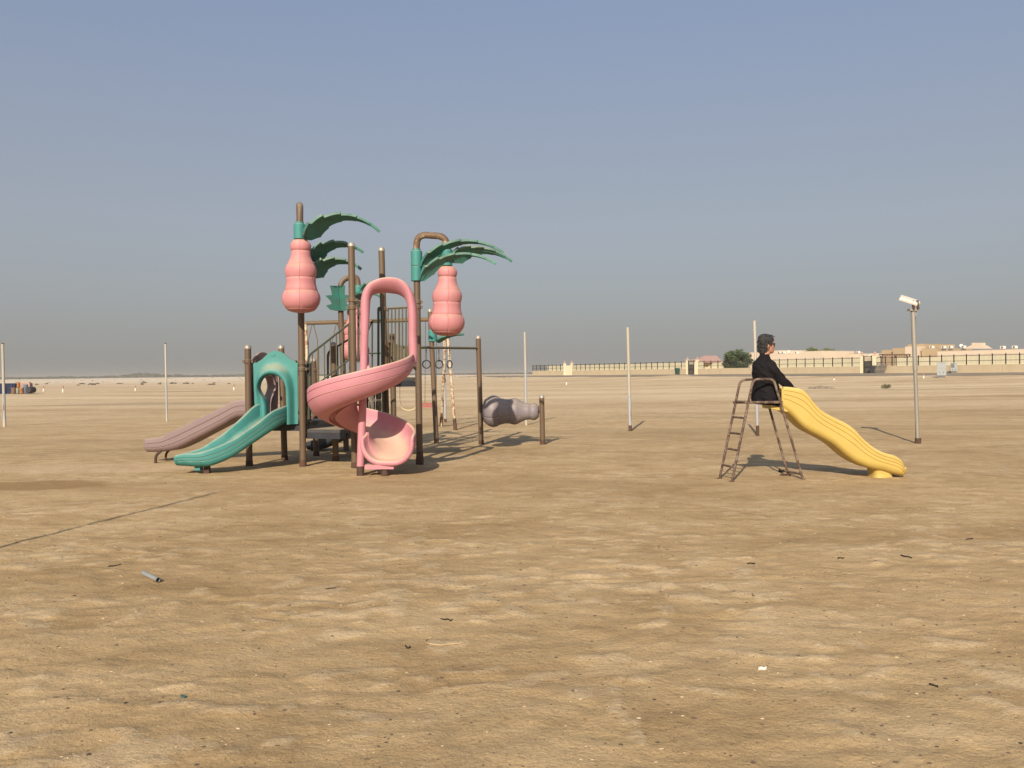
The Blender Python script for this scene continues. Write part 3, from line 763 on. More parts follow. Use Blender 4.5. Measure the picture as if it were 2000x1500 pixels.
def trough(stations, W_, name, m, parent, tan_ends=None, lip_end=0.03, sub=6, prof_kw={}, flare=0.0, bank=0.0, inner=None):
    """stations: centre (x, y, z_bottom, z_rim); sections stand in vertical planes across the plan direction"""
    st = catmull(stations, sub); rings = []; n_ = len(st)
    for i, s_ in enumerate(st):
        a = st[max(0, i-1)]; c = st[min(n_-1, i+1)]
        T = Vector((c[0]-a[0], c[1]-a[1], 0)).normalized(); U = Vector((-T.y, T.x, 0))
        k = i/(n_-1)
        w_ = W_ + flare*max(0, (k-0.85)/0.15)**2
        pr = trough_profile(w_, max(0.08, s_[3]-s_[2]), **prof_kw)
        if inner:
            cl_ = inner+max(0, min(1, (k-0.87)/0.12))**1.6*0.40; pr = [(u, min(v_, cl_) if u < -w_*0.2 else v_) for u, v_ in pr]
        bk = bank*math.sin(math.pi*min(1, k*1.15))*1.0
        rings.append([Vector((s_[0], s_[1], s_[2]))+U*u+Vector((0, 0, v_+u*bk)) for u, v_ in pr])
    b = MB(); b.rings(rings, cap=False)
    for ci, wq in ((0, W_), (len(rings)-1, W_+flare)):
        s_ = st[ci]; pr = trough_profile(wq, max(0.08, s_[3]-s_[2]), **prof_kw)
        b.add(rings[ci], tessellate_polygon([[Vector((u, v_, 0)) for u, v_ in pr]]))
    for s_, s0, w_, lr in ((st[-1], st[-2], W_+flare, lip_end), (st[1], st[0], W_, 0.026)):      # rolled lips round both ends
        T = Vector((s_[0]-s0[0], s_[1]-s0[1], 0)).normalized(); U = Vector((-T.y, T.x, 0))
        if s0 is st[0]: s_ = s0
        H = s_[3]-s_[2]; L = 0.055; hw = w_/2-L/2; rr = min(prof_kw.get('ro', .16), H*0.8, w_*.45)-0.02
        cp = [(-hw, H-L/2)] + [(-hw+rr-rr*math.cos(a), 0.028+rr-rr*math.sin(a)) for a in [math.pi/2*k/7 for k in range(8)]]
        cp += [(-a, b_) for a, b_ in reversed(cp)]
        b.tube([Vector((s_[0], s_[1], s_[2]))+U*u+Vector((0, 0, v_)) for u, v_ in cp], [0.027+(lr-0.027)*math.sin(math.pi*j/(len(cp)-1))**0.5 for j in range(len(cp))], 10)
    return b.build(name, m, parent, angle=38)

# teal curved slide: near (outer) wall path, moved in by half a width
near = [(-3.90, 16.20, .80, 1.10), (-3.95, 15.98, .76, 1.10), (-4.09, 15.72, .67, 1.04), (-4.33, 15.45, .50, .83), (-4.63, 15.23, .29, .61), (-4.92, 15.10, .165, .47), (-5.16, 15.04, .14, .385), (-5.36, 15.02, .14, .36), (-5.50, 15.02, .15, .33)]
WT = 0.52; cen = []
for i, s_ in enumerate(near):
    a = near[max(0, i-1)]; c = near[min(len(near)-1, i+1)]
    T = Vector((c[0]-a[0], c[1]-a[1], 0)).normalized(); U = Vector((T.y, -T.x, 0))
    cen.append((s_[0]+U.x*WT/2, s_[1]+U.y*WT/2, s_[2], s_[3]))
ts = trough(cen, WT, 'curved_slide', 'teal', PS, prof_kw=dict(grooves=(0.22, 0.45), ro=0.13, ri=0.13), flare=0.03, bank=-0.24)
tag(ts, 'dusty teal slide curving to the left')
one('slide_foot', 'teal', ts, 'box', (-5.20, 15.25, 0.12), (0.09, 0.16, 0.12)); one('slide_foot', 'stub', ts, 'box', (-5.08, 15.3, 0.06), (0.09, 0.09, 0.22))
# mauve straight slide
def sst_(px, rim, bot, Y):
    return (P(px, rim, Y).x, Y, P(px, bot, Y).z, P(px, rim, Y).z)
mv = [sst_(512, 780, 815, 17.0), sst_(490, 780, 815, 17.02), sst_(466, 782, 817, 17.06), sst_(440, 794, 831, 17.1), sst_(400, 814, 852, 17.15), sst_(365, 831, 870, 17.2), sst_(342, 842, 879, 17.23), sst_(322, 852, 882, 17.26), sst_(304, 855, 883, 17.28), sst_(290, 857, 883, 17.3)]
mv = [(a, y_+0.2, c, d) for a, y_, c, d in mv]
ms = trough(mv, 0.56, 'straight_slide', 'mauve', PS, prof_kw=dict(grooves=(0.28, 0.58), ro=0.12, ri=0.12))
tag(ms, 'dusty mauve straight slide')
q = G(304, 905); q.z = 0
tube('slide_leg', 'stub', ms, bend([(q.x, q.y, -0.1), (q.x, q.y, 0.15), (q.x+0.10, q.y+0.02, 0.24)], 0.08), 0.026, 12)
tube('slide_leg', 'stub', ms, bend([(q.x+0.02, q.y+0.45, -0.1), (q.x+0.02, q.y+0.45, 0.15), (q.x+0.12, q.y+0.43, 0.24)], 0.08), 0.022, 12)
# dark chute at the back
rs = [(-3.05, 19.2, .52, .80), (-3.3, 19.3, .42, .68), (-3.7, 19.45, .20, .45), (-4.05, 19.55, .05, .28), (-4.25, 19.6, .04, .24)]
tag(trough(rs, 0.55, 'rear_chute', 'darkplastic', PS, prof_kw=dict(ro=0.08, ri=0.08)), 'dark chute in the shade at the back')

# ---- pink spiral slide
CX, CY = -2.425, 14.82
def sp(phi, rc=0.465):
    a = -R(phi)
    return CX+math.cos(a)*rc, CY+math.sin(a)*rc
spst = []
for phi in range(-10, 376, 15):
    zr = 1.955 - 0.61*phi/180.0
    hgt = 0.46
    if phi < 0: zr = 1.955
    if phi > 290: 
        zr = 0.972 + (0.68-0.972)*min(1, (phi-290)/70.0)
    zb = (1.955 - 0.61*max(phi, 0)/180.0) - 0.46
    if phi > 290: zb = 0.512 + (0.19-0.512)*min(1, (phi-290)/75.0)
    xx, yy = sp(phi); spst.append((xx, yy, zb, zr))
spst.append((spst[-1][0]-0.03, spst[-1][1]-0.16, 0.175, 0.61))
ss_ = trough(spst, 0.78, 'spiral_slide', 'pink', PS, lip_end=0.046, prof_kw=dict(ro=0.34, ri=0.30, grooves=(0.14, 0.42), under=(0.15, 0.8), t=0.05), flare=0.10, inner=0.27)
tag(ss_, 'pink spiral slide with sand-dusted mouth')
col = tube('centre_column', 'pink', ss_, [P(704, 913, CY-0.02), P(708, 800, CY), P(712, 660, CY)], 0.062, 20)
col2 = P(712, 660, CY)
ar = [P(712, 664, CY), P(713, 620, CY), P(714, 585, CY), P(722, 566, CY), P(740, 558, CY), P(760, 556.5, CY), P(780, 560, CY), P(795, 572, CY), P(803, 592, CY+0.02), P(806, 620, CY+0.04), P(806, 655, CY+0.06), P(807, 690, CY+0.06), P(806, 712, CY+0.06)]
ar = [Vector(a) for a in catmull([tuple(a) for a in ar], 5)]
b = MB(); b.tube(ar, [0.058+0.018*min(1, i/8)*(1-0.3*max(0, (i-44)/12)) for i in range(len(ar))], 20)
n_ar = len(ar); vs = []
for i, v_ in enumerate(b.v):
    a_ = ar[min(n_ar-1, i//20)]; kf = 1+1.1*math.sin(math.pi*min(1, max(0, (i//20-4)/(n_ar-10))))
    yo = (v_[1]-a_.y)*kf; vs.append((v_[0], a_.y+yo+0.06*(kf-1), v_[2]-0.55*yo*(kf-1)))
b.v = vs; b.build('entry_arch', 'pink', ss_)
for px in (704, 752):
    q = G(px, 928); one('stub_leg', 'stub', ss_, 'lathe', [(-0.1, 0.06), (0.10, 0.062), (0.145, 0.06)], (q.x, q.y, 0), (0, 0, 1), 16)
b = MB(); q = P(740, 908, 14.45); b.box((q.x-0.02, 14.72, 0.145), (0.46, 0.22, 0.07)); b.build('mount_plate', 'pink', ss_)
# connector pipe from tall post to arch, and bracket by the right post
tube('connector', 'post', PS, [P(690, 588, b5.y), P(712, 588, CY+0.02)], 0.02, 10)
tube('brace', 'post', PS, [P(801, 708, 16.2), P(813, 722, 16.4)], 0.025, 10)

# ---- stair railings
def railing(A0, A1, zlow, n, m_rail='railgreen', m_bal='baluster', drop=None, mid=0.30):
    b = MB(); rl = tube('handrail', m_rail, PS, bend([Vector((A0.x, A0.y, zlow)), A0, A1], 0.08), 0.019, 10)
    tube('lower_rail', m_rail, rl, [A0-Vector((0, 0, .62)), A1-Vector((0, 0, .62))], 0.014, 8)
    for k in range(n):
        t = (k+0.7)/n; q = A0.lerp(A1, t)
        tube('baluster', m_bal, rl, [q-Vector((0, 0, .64)), q], 0.012, 8)
    return rl
railing(P(602, 695, 16.32), P(684, 631, 16.12), 0.84, 7)
railing(P(640, 688, 17.2), P(686, 660, 17.1), 1.2, 4, 'railgreen', 'railgreen')
# barrier beside the low deck (bars between gourd post and stairs)
for px in (596.5, 599.5, 603.5, 607):
    tube('baluster', 'rail', PS, [P(px, 824, 16.4), P(px, 709, 16.4)], 0.013, 8)
tube('handrail', 'railgreen', PS, [P(593, 708, 16.4), P(604, 708, 16.4)], 0.016, 8)
# back barrier with upright bars on the high deck
q0, q1 = P(752, 603, 17.3), P(800, 600, 17.45)
br = tube('top_rail', 'rail', PS, [q0, q1], 0.020, 10)
tube('mid_rail', 'rail', br, [P(752, 628, 17.3), P(800, 627, 17.45)], 0.014, 8)
tube('bottom_rail', 'rail', br, [P(752, 712, 17.3), P(800, 711, 17.45)], 0.018, 8)
for px in (758, 765, 772, 779, 786, 793, 798):
    t = (px-752)/48; a = q0.lerp(q1, t); c = P(px, 712, a.y)
    tube('baluster', 'baluster', br, [c, a], 0.014, 8)
# hand loops
def loop(px0, px1, ytop, ybot, Y, r=0.017, m='railgreen'):
    tube('hand_loop', m, PS, bend([P(px0, ybot, Y), P(px0, ytop, Y), P(px1, ytop, Y+0.02), P(px1, ybot, Y+0.02)], 0.08), r, 10)
loop(692.5, 700, 591, 708, 16.35, 0.02)
loop(739, 746.5, 601, 718, 17.15, 0.022)
tube('hand_loop', 'railgreen', PS, bend([P(719, 645, 18.0), P(727, 626, 18.0), P(742, 626, 17.6)], 0.07), 0.017, 10)
tube('hand_loop', 'railgreen', PS, [P(727, 720, 18.0), P(727, 628, 18.0)], 0.016, 10)
tube('hand_loop', 'railgreen', PS, [P(719, 690, 18.0), P(742, 690, 17.6)], 0.016, 10)
loop(641, 650, 692, 742, 18.0, 0.017)
# dark board behind the high-deck barrier
b = MB(); q = P(757, 672, 17.5)
for k in range(5): b.box((q.x+0.085*k, 17.52+0.02*k, 1.92+0.03*k*0), (0.07, 0.02, 0.62-0.04*k))
b.build('slatted_board', 'baluster', PS, smooth=False)

# ---- spinning-cylinder game panel
fr = MB(); Yc = 17.0
xl, xr_ = P(718, 780, Yc).x, P(748, 780, Yc).x
for xq in (xl, xr_): fr.box((xq, Yc, 0.95), (0.03, 0.05, 1.15))
gp = fr.build('game_panel', 'railgreen', PS, smooth=False)
for c_ in range(2):
    for r_ in range(5):
        xx = P(727 + 12.5*c_, 780, Yc).x; zz = zat(738+23*r_+9, 732, Yc)
        o = one('cylinder', 'smoke', gp, 'lathe', [(-0.095, 0.03), (-0.092, 0.05), (-0.03, 0.056), (0.05, 0.056), (0.092, 0.05), (0.095, 0.03)], (xx, Yc, zz), (0, 0, 1), 16)
        if c_ == 0 and r_ == 1:
            for ex_ in (-0.016, 0.016): one('printed_eye', 'ring', gp, 'lathe', [(0, 0.007), (0.004, 0.004)], (xx+ex_, Yc-0.055, zz+0.015), (0, -1, 0), 8)
            one('printed_mouth', 'ring', gp, 'box', (xx, Yc-0.056, zz-0.025), (0.03, 0.004, 0.007))
for r_ in range(6):
    zz = zat(738+23*r_-2.5, 732, Yc); tube('rod', 'cap', gp, [(xl, Yc, zz), (xr_, Yc, zz)], 0.010, 8)

# ------------------------------------------------------------------ swing set behind
YS = 27.5
SW = thing('swing_set', (-2.0, YS, 0), 'rusty swing frame standing behind the play structure', 'swing set')
la, ra_ = P(597, 631, YS), P(873, 623, YS)
tube('top_beam', 'swingbeam', SW, [la, la.lerp(ra_, .5), ra_], 0.06, 14)
for (cx, cy), (bx1, by1), (bx2, by2) in (((872, 625), (857, 832), (893, 836)), ((597, 633), (582, 833), (618, 838))):
    for px, py in ((bx1, by1), (bx2, by2)):
        g = G(px, py); g.z = 0
        g.y = YS + (-0.9 if py > by1 else 0.9); g.x = P(px, py, YS).x
        g.z = -0.02
        top = P(cx, cy, YS)
        lg = tube('leg', 'swingrust', SW, [g-Vector((0, 0, .05)), g.lerp(top, .5), top], 0.043, 12)
        one('rusted_foot', 'polerust', lg, 'lathe', [(0, 0.055), (0.32, 0.052), (0.36, 0.045)], g, top-g, 12)
tube('cross_tie', 'swingrust', SW, [P(865, 730, YS+0.4), P(884, 730, YS-0.4)], 0.022, 8)
def swing(pxl, pxr, seat_y, seat_m, label, hang='rod', ytop=640):
    YY_ = YS
    a0, a1 = P(pxl, 628, YY_), P(pxr, 628, YY_)
    T = thing('swing', ((a0.x+a1.x)/2, YY_, 0.3), label, 'swing')
    for a_ in (a0, a1):
        px = pxl if a_ is a0 else pxr
        s0, s1 = P(px-9, 664, YY_-0.1), P(px+9, 664, YY_+0.1)
        tube('hanger', 'swingbeam', T, [a_, s0, P(px-9, seat_y-8, YY_-0.12)], 0.014, 8)
        tube('hanger', 'swingbeam', T, [a_, s1, P(px+9, seat_y-8, YY_+0.12)], 0.014, 8)
    b = MB(); s0, s1 = P(pxl-9, seat_y-8, YY_), P(pxr+9, seat_y-8, YY_)
    for Yo in (-0.12, 0.12): b.tube([s0+Vector((0, Yo, 0)), s1+Vector((0, Yo, 0))], 0.014, 8)
    q = P((pxl+pxr)/2, seat_y, YY_); b.box(q, ((a1-a0).length+0.2, 0.32, 0.05)); b.build('seat', seat_m, T)
    return T
swing(611, 658, 815, 'seat_red', 'rusty rod-hung swing behind the stair railing')
def belt(pl, pr, ytop, yseat, m, label):
    a0, a1 = P(pl, 627, YS), P(pr, 627, YS)
    T = thing('swing', ((a0.x+a1.x)/2, YS, 0.4), label, 'swing')
    for a_, px in ((a0, pl), (a1, pr)):
        tube('chain', 'chain', T, [a_, P(px, yseat-30, YS)], 0.009, 6)
    c = [P(pl, yseat-30, YS), P(pl+0.5, yseat-16, YS), P(pl+5, yseat-4, YS), P((pl+pr)/2, yseat, YS), P(pr-5, yseat-4, YS), P(pr-0.5, yseat-16, YS), P(pr, yseat-30, YS)]
    c = [Vector(v_) for v_ in catmull([tuple(v_) for v_ in c], 4)]
    b = MB(); b.rings([[v_+Vector((0, -0.07, 0.012)), v_+Vector((0, 0.07, 0.012)), v_+Vector((0, 0.07, -0.012)), v_+Vector((0, -0.07, -0.012))] for v_ in c])
    b.build('belt_seat', m, T)
belt(781, 816, 700, 801, 'seat_cream', 'cream belt swing hanging behind the spiral slide')
T = thing('swing', (P(842, 790, YS).x, YS, 0.4), 'faded red board swing seen beside the ring bar post', 'swing')
for px in (831, 853): tube('hanger', 'chain', T, [P(px, 626, YS), P(px-1, 788, YS)], 0.009, 6)
b = MB(); b.box(P(838, 789, YS), (0.46, 0.2, 0.07)); b.box(P(836, 794, YS), (0.34, 0.16, 0.05)); b.build('seat', 'seat_red', T)
# ------------------------------------------------------------------ yellow slide with rusty ladder
YSL = thing('ladder_slide', (4.2, 13.7, 0), 'yellow wavy slide with a rusty tube ladder', 'slide')
def fl(px, py, Y): return P(px, py, Y)
nA, nB = G(1429, 942), G(1569, 938); fA, fB = G(1405, 936), G(1541, 932)
for q in (nA, nB, fA, fB): q.z = 0
def yl(q0, q1, px):      # depth of a frame at a pixel column
    t = (px-q0[0])/(q1[0]-q0[0]); return q0[1]+(q1[1]-q0[1])*t
nY = lambda px: yl((1429, nA.y), (1569, nB.y), px)
fY = lambda px: yl((1405, fA.y), (1541, fB.y), px)
fr = tube('side_frame', 'rusttube', YSL, bend([nA-Vector((0, 0, .06)), nA, P(1471, 741, nY(1470)), P(1511, 740, nY(1511)), nB, nB-Vector((0, 0, .06))], 0.085, 8), 0.0185, 12)
one('bar', 'rusttube', fr, 'tube', [P(1454, 786, nY(1454)), P(1528, 785.5, nY(1528))], 0.0205, 12)
fr2 = tube('side_frame', 'rusttube', YSL, bend([fA-Vector((0, 0, .06)), fA, P(1446, 742, fY(1446)), P(1487, 740.5, fY(1487)), fB, fB-Vector((0, 0, .06))], 0.085, 8), 0.0185, 12)
one('bar', 'rusttube', fr2, 'tube', [P(1432, 786, fY(1432)), P(1503, 786, fY(1503))], 0.0185, 12)
def leg_pt(foot, top, z):
    t = z/(top.z); return foot.lerp(top, t)
tn, tf = P(1471, 741, nY(1471)), P(1446, 742, fY(1446))
tnr, tfr = P(1511, 740, nY(1511)), P(1487, 740.5, fY(1487))
for py in (817, 848.5, 880, 913):
    z = P(1440, py, nA.y).z
    tube('rung', 'rusttube', YSL, [leg_pt(fA, tf, z), leg_pt(nA, tn, z)], 0.0150, 10)
zpl = P(1455, 786, nA.y).z
tube('rung', 'rusttube', YSL, [leg_pt(fA, tf, zpl), leg_pt(nA, tn, zpl)], 0.0185, 10)
tube('brace', 'rusttube', YSL, [leg_pt(fB, tfr, 0.10), leg_pt(nB, tnr, 0.10)], 0.0165, 10)
for q in (nA, nB, fA, fB):
    one('foot_plate', 'polerust', YSL, 'lathe', [(-0.05, 0.06), (0.018, 0.055), (0.03, 0.03)], q, (0, 0, 1), 12)
# platform and chute
Ysl = (nY(1500)+fY(1475))/2
b = MB(); pl = [leg_pt(nA, tn, zpl), leg_pt(nB, tnr, zpl), leg_pt(fB, tfr, zpl), leg_pt(fA, tf, zpl)]
b.prism([(p_.x, p_.y) for p_ in pl], zpl-0.012, zpl+0.004, lambda a, c, d: Vector((a, c, d))); b.build('platform', 'polerust', YSL, smooth=False)
ys_ = [(1530, 755, 801), (1545, 756, 811), (1566, 760, 832), (1579, 771, 842), (1592, 788, 849), (1608, 803, 857), (1631, 816, 871), (1652, 826, 889), (1670, 839, 902), (1686, 856, 910), (1706, 873, 917), (1727, 884, 921), (1748, 890, 927), (1761, 899, 930), (1768, 913, 931)]
st = []
for i, (px, rim, bot) in enumerate(ys_):
    Yn = 13.50 + 0.02*(px-1530)/240
    a, c = P(px, rim, Yn), P(px, bot, Yn)
    st.append((a.x, Yn+0.275, c.z, a.z))
ch = trough(st, 0.55, 'chute', 'yellow', YSL, lip_end=0.022, sub=5, prof_kw=dict(ro=0.11, ri=0.15, L=0.07, grooves=(0.08, 0.24, 0.42)))
q0, q1 = P(1500, 791, 13.7), P(1532, 797, 13.7)
b = MB(); b.rings([[Vector((q.x, 13.53, q.z-0.05)), Vector((q.x, 14.02, q.z-0.05)), Vector((q.x, 14.02, q.z)), Vector((q.x, 13.53, q.z))] for q in (q0, q0.lerp(q1, .5), q1)]); b.build('chute_tongue', 'yellow', ch)
b = MB(); rows = []
c0 = P(1728, 934, 13.55)
for z_, sx, sy in ((-0.05, .155, .20), (0.02, .155, .20), (0.08, .135, .18), (0.15, .155, .20), (0.22, .20, .22)):
    rows.append([Vector((c0.x+0.02+sx*math.copysign(abs(math.cos(a))**0.55, math.cos(a)), 13.79+sy*math.copysign(abs(math.sin(a))**0.55, math.sin(a)), z_)) for a in [2*math.pi*k/28 for k in range(28)]])
b.rings(rows); b.build('chute_foot', 'yellow', YSL)

# ------------------------------------------------------------------ person seated on the ladder platform
def ell_loft(b, rings, seg=18):
    rr = []
    for c, a, d in rings:
        c, a, d = Vector(c), Vector(a), Vector(d)
        rr.append([c + a*math.cos(2*math.pi*k/seg) + d*math.sin(2*math.pi*k/seg) for k in range(seg)])
    b.rings(rr)
def limb(b, pts, seg=14):
    """pts: (point, radius, flat) chained into a tapering tube with round ends"""
    ps = [Vector(p[0]) for p in pts]; rs = [p[1] for p in pts]
    q = catmull([(*p, r_) for p, r_ in zip(ps, rs)], 4)
    q = [np.array(v_) for v_ in q]
    t0 = Vector(q[0][:3])-Vector(q[1][:3]); t0.normalize(); t1 = Vector(q[-1][:3])-Vector(q[-2][:3]); t1.normalize()
    A = [(Vector(q[0][:3])+t0*q[0][3]*s_, q[0][3]*k) for s_, k in ((0.95, 0.25), (0.75, 0.65), (0.4, 0.9))]
    B_ = [(Vector(q[-1][:3])+t1*q[-1][3]*s_, q[-1][3]*k) for s_, k in ((0.4, 0.9), (0.75, 0.65), (0.95, 0.25))]
    al = A + [(Vector(v_[:3]), float(v_[3])) for v_ in q] + B_
    b.tube([a for a, _ in al], [r_ for _, r_ in al], seg)
def remeshed(b, name, m, parent, vox, smooth=6, fac=0.5):
    o = b.build(name+'_raw', m, None)
    o.location = (0, 0, 0)
    md = o.modifiers.new('r', 'REMESH'); md.mode = 'VOXEL'; md.voxel_size = vox; md.use_smooth_shade = True
    sm = o.modifiers.new('s', 'SMOOTH'); sm.iterations = smooth; sm.factor = fac
    dg = bpy.context.evaluated_depsgraph_get()
    me_ = bpy.data.meshes.new_from_object(o.evaluated_get(dg))
    old = o.data; bpy.data.objects.remove(o); bpy.data.meshes.remove(old)
    me_.name = name
    me_.polygons.foreach_set('use_smooth', [True]*len(me_.polygons))
    no = bpy.data.objects.new(name, me_); COL.objects.link(no); no.parent = parent
    if not me_.materials: me_.materials.append(M[m])
    return no
so = P(1497, 786, 13.76)
PE = thing('person', so, 'person with grey hair, sunglasses and black shirt sitting atop the yellow slide', 'person')
PE.rotation_euler = (0, 0, R(20))
X_, Y_, Z_ = Vector((1, 0, 0)), Vector((0, 1, 0)), Vector((0, 0, 1))
def torso(b, g=0.0):
    for_r = [(-.03, .0, .105, .155), (.0, -.01, .15, .195), (.07, -.02, .172, .215), (.16, -.02, .17, .210), (.26, -.015, .163, .203), (.36, -.015, .155, .205), (.45, -.03, .155, .212), (.53, -.045, .142, .198), (.59, -.052, .120, .160), (.64, -.050, .092, .112), (.68, -.038, .068, .076), (.72, -.02, .056, .058)]
    ell_loft(b, [((f_, 0, u), X_*(a+g), Y_*(w_+g)) for u, f_, a, w_ in for_r], 24)
def arm(b, g=0.0, s_=-1):
    if s_ < 0:
        limb(b, [((-.045, -.155, .560), .072+g), ((-.01, -.205, .48), .066+g), ((.05, -.235, .40), .058+g), ((.105, -.245, .33), .053+g), ((.175, -.235, .285), .046+g), ((.245, -.225, .245), .038+g), ((.285, -.22, .225), .034+g)])
    else:
        limb(b, [((-.045, .155, .560), .072+g), ((.0, .215, .47), .060+g), ((.07, .24, .38), .054+g), ((.14, .24, .32), .047+g), ((.22, .22, .275), .039+g), ((.29, .20, .24), .033+g)])
def legs(b, g=0.0):
    ca, sa = math.cos(R(-18)), math.sin(R(-18))
    for s_ in (-1, 1):
        def rt(x_, y_, z_): return (x_*ca - (y_-0)*sa, x_*sa + y_*ca, z_)
        limb(b, [((0.0, .095*s_, .06), .095+g), (rt(.22, .090*s_, .055), .076+g), (rt(.45, .090*s_, .055), .058+g), (rt(.56, .085*s_, -.05), .053+g), (rt(.70, .085*s_, -.20), .048+g), (rt(.86, .085*s_, -.38), .038+g)])
# body: trunk, neck, head, hands and legs in one continuous surface
b = MB(); torso(b, -0.012)
HY = R(-16)
def hd(f_, l_, u): # head frame, turned a little back towards the viewer
    return Vector((f_*math.cos(HY)-l_*math.sin(HY)+0.012, f_*math.sin(HY)+l_*math.cos(HY), u))
ex, ey = hd(1, 0, 0)-hd(0, 0, 0), hd(0, 1, 0)-hd(0, 0, 0)
def hring(u, f_, a, w_): return (hd(f_, 0, u), ex*a, ey*w_)
ell_loft(b, [hring(.66, -.03, .062, .060), hring(.70, -.022, .058, .057), hring(.745, -.008, .060, .058)], 18)
ell_loft(b, [hring(.728, .055, .020, .022), hring(.738, .050, .046, .040), hring(.755, .034, .072, .056), hring(.785, .016, .094, .068), hring(.82, .006, .103, .074), hring(.86, .001, .109, .078), hring(.90, -.004, .110, .079), hring(.935, -.010, .103, .075), hring(.965, -.014, .082, .061), hring(.985, -.016, .048, .038), hring(.992, -.016, .015, .012)], 22)
# nose, brow, lips, chin, ears
ell_loft(b, [(hd(.100, 0, .872), ex*.008, ey*.008), (hd(.112, 0, .850), ex*.014, ey*.011), (hd(.120, 0, .832), ex*.018, ey*.016), (hd(.112, 0, .820), ex*.014, ey*.016)], 10)
ell_loft(b, [(hd(.094, -.035, .888), ex*.012, Z_*.009), (hd(.104, 0, .890), ex*.012, Z_*.010), (hd(.094, .035, .888), ex*.012, Z_*.009)], 10)
ell_loft(b, [(hd(.094, -.020, .796), ex*.008, Z_*.007), (hd(.104, 0, .797), ex*.009, Z_*.010), (hd(.094, .020, .796), ex*.008, Z_*.007)], 10)
for s_ in (-1, 1):
    ell_loft(b, [(hd(-.006, s_*.072, .840), ex*.020, Z_*.034), (hd(-.012, s_*.084, .842), ex*.023, Z_*.036), (hd(-.016, s_*.090, .844), ex*.019, Z_*.030)], 12)
arm(b, -0.012, -1); arm(b, -0.012, 1); legs(b, -0.012)
# hands: palm and five bent fingers, near one resting on the chute's rim
def hand(b, w, fwd, side, up):
    w, fwd, side, up = Vector(w), Vector(fwd).normalized(), Vector(side).normalized(), Vector(up).normalized()
    ell_loft(b, [(w, side*.026, up*.020), (w+fwd*.03, side*.036, up*.017), (w+fwd*.065, side*.041, up*.015), (w+fwd*.088, side*.039, up*.012)], 14)
    for i, (o_, ln) in enumerate(((-.031, .068), (-.0105, .078), (.0105, .073), (.031, .056))):
        k = w+fwd*.08+side*o_
        limb(b, [(k, .0098), (k+fwd*ln*.4+up*.004, .0092), (k+fwd*ln*.75-up*.006, .0085), (k+fwd*ln-up*.02, .0075)], 8)
    k = w+fwd*.022-side*.032
    limb(b, [(k, .013), (k+fwd*.03-side*.018-up*.004, .011), (k+fwd*.058-side*.024-up*.012, .009)], 8)
hand(b, (.295, -.215, .222), (.93, .12, -.22), (-.12, 1, 0), (.2, 0, 1))
hand(b, (.30, .20, .236), (.93, -.12, -.22), (-.12, -1, 0), (.2, 0, 1))
body = remeshed(b, 'body', 'skin', PE, 0.0085, 3)
body.data.materials.append(M['trouser'])          # the hands are coloured black like the trousers
body.data.polygons.foreach_set('material_index', [1 if (p_.center.x > 0.24 and 0.1 < p_.center.z < 0.4) else 0 for p_ in body.data.polygons])
# clothes
b = MB(); torso(b, 0.012); arm(b, 0.010, -1); arm(b, 0.010, 1)
# shirt tail over the hips
ell_loft(b, [((-.02, 0, -.005), X_*.185, Y_*.225), ((-.02, 0, .06), X_*.195, Y_*.238), ((-.02, 0, .14), X_*.186, Y_*.228), ((-.02, 0, .22), X_*.176, Y_*.217)], 24)
shirt = remeshed(b, 'shirt', 'cloth', PE, 0.011, 4)
ve = np.empty(len(shirt.data.vertices)*3); shirt.data.vertices.foreach_get('co', ve); ve = ve.reshape(-1, 3)
no_ = np.empty_like(ve).ravel(); shirt.data.vertices.foreach_get('normal', no_); no_ = no_.reshape(-1, 3)
wr = perlin(ve[:, 0]*9+ve[:, 2]*14, ve[:, 1]*10-ve[:, 2]*5, 31)*0.017 + perlin(ve[:, 0]*5+3, ve[:, 2]*26+ve[:, 0]*12, 33)*0.013
keep = ve[:, 2] < 0.60
ve = ve + no_*(wr*keep)[:, None]
shirt.data.vertices.foreach_set('co', ve.ravel()); shirt.data.update()
b = MB()
ell_loft(b, [(hd(-.036, 0, .645), ex*.092-Z_*.02, ey*.092), (hd(-.028, 0, .680), ex*.080-Z_*.03, ey*.079), (hd(-.024, 0, .708), ex*.074-Z_*.034, ey*.072), (hd(-.024, 0, .708), ex*.066-Z_*.034, ey*.064), (hd(-.024, 0, .69), ex*.064, ey*.063)], 22)
c_ = b.build('collar', 'cloth', None); c_.parent = shirt
b = MB(); legs(b, 0.008); ell_loft(b, [((-.01, 0, -.028), X_*.13, Y_*.17), ((-.01, 0, .0), X_*.165, Y_*.205), ((-.01, 0, .09), X_*.165, Y_*.205)], 22)
remeshed(b, 'trousers', 'trouser', PE, 0.013, 3)
# shoes
for s_ in (-1, 1):
    ca, sa = math.cos(R(-18)), math.sin(R(-18)); x0, y0 = .90, .10*s_
    w = Vector((x0*ca-y0*sa, x0*sa+y0*ca, -.42)); fw = Vector((ca, sa, 0)); sd = Vector((-sa, ca, 0)); upv = Z_
    b = MB(); ell_loft(b, [(w-fw*.07+Z_*.03, sd*.025, upv*.02), (w-fw*.05+Z_*.02, sd*.036, upv*.05), (w+fw*.03+Z_*.005, sd*.04, upv*.05), (w+fw*.13-Z_*.02, sd*.046, upv*.034), (w+fw*.19-Z_*.03, sd*.035, upv*.024), (w+fw*.21-Z_*.03, sd*.014, upv*.012)], 14)
    o = b.build('shoe', 'trouser', None); o.parent = PE
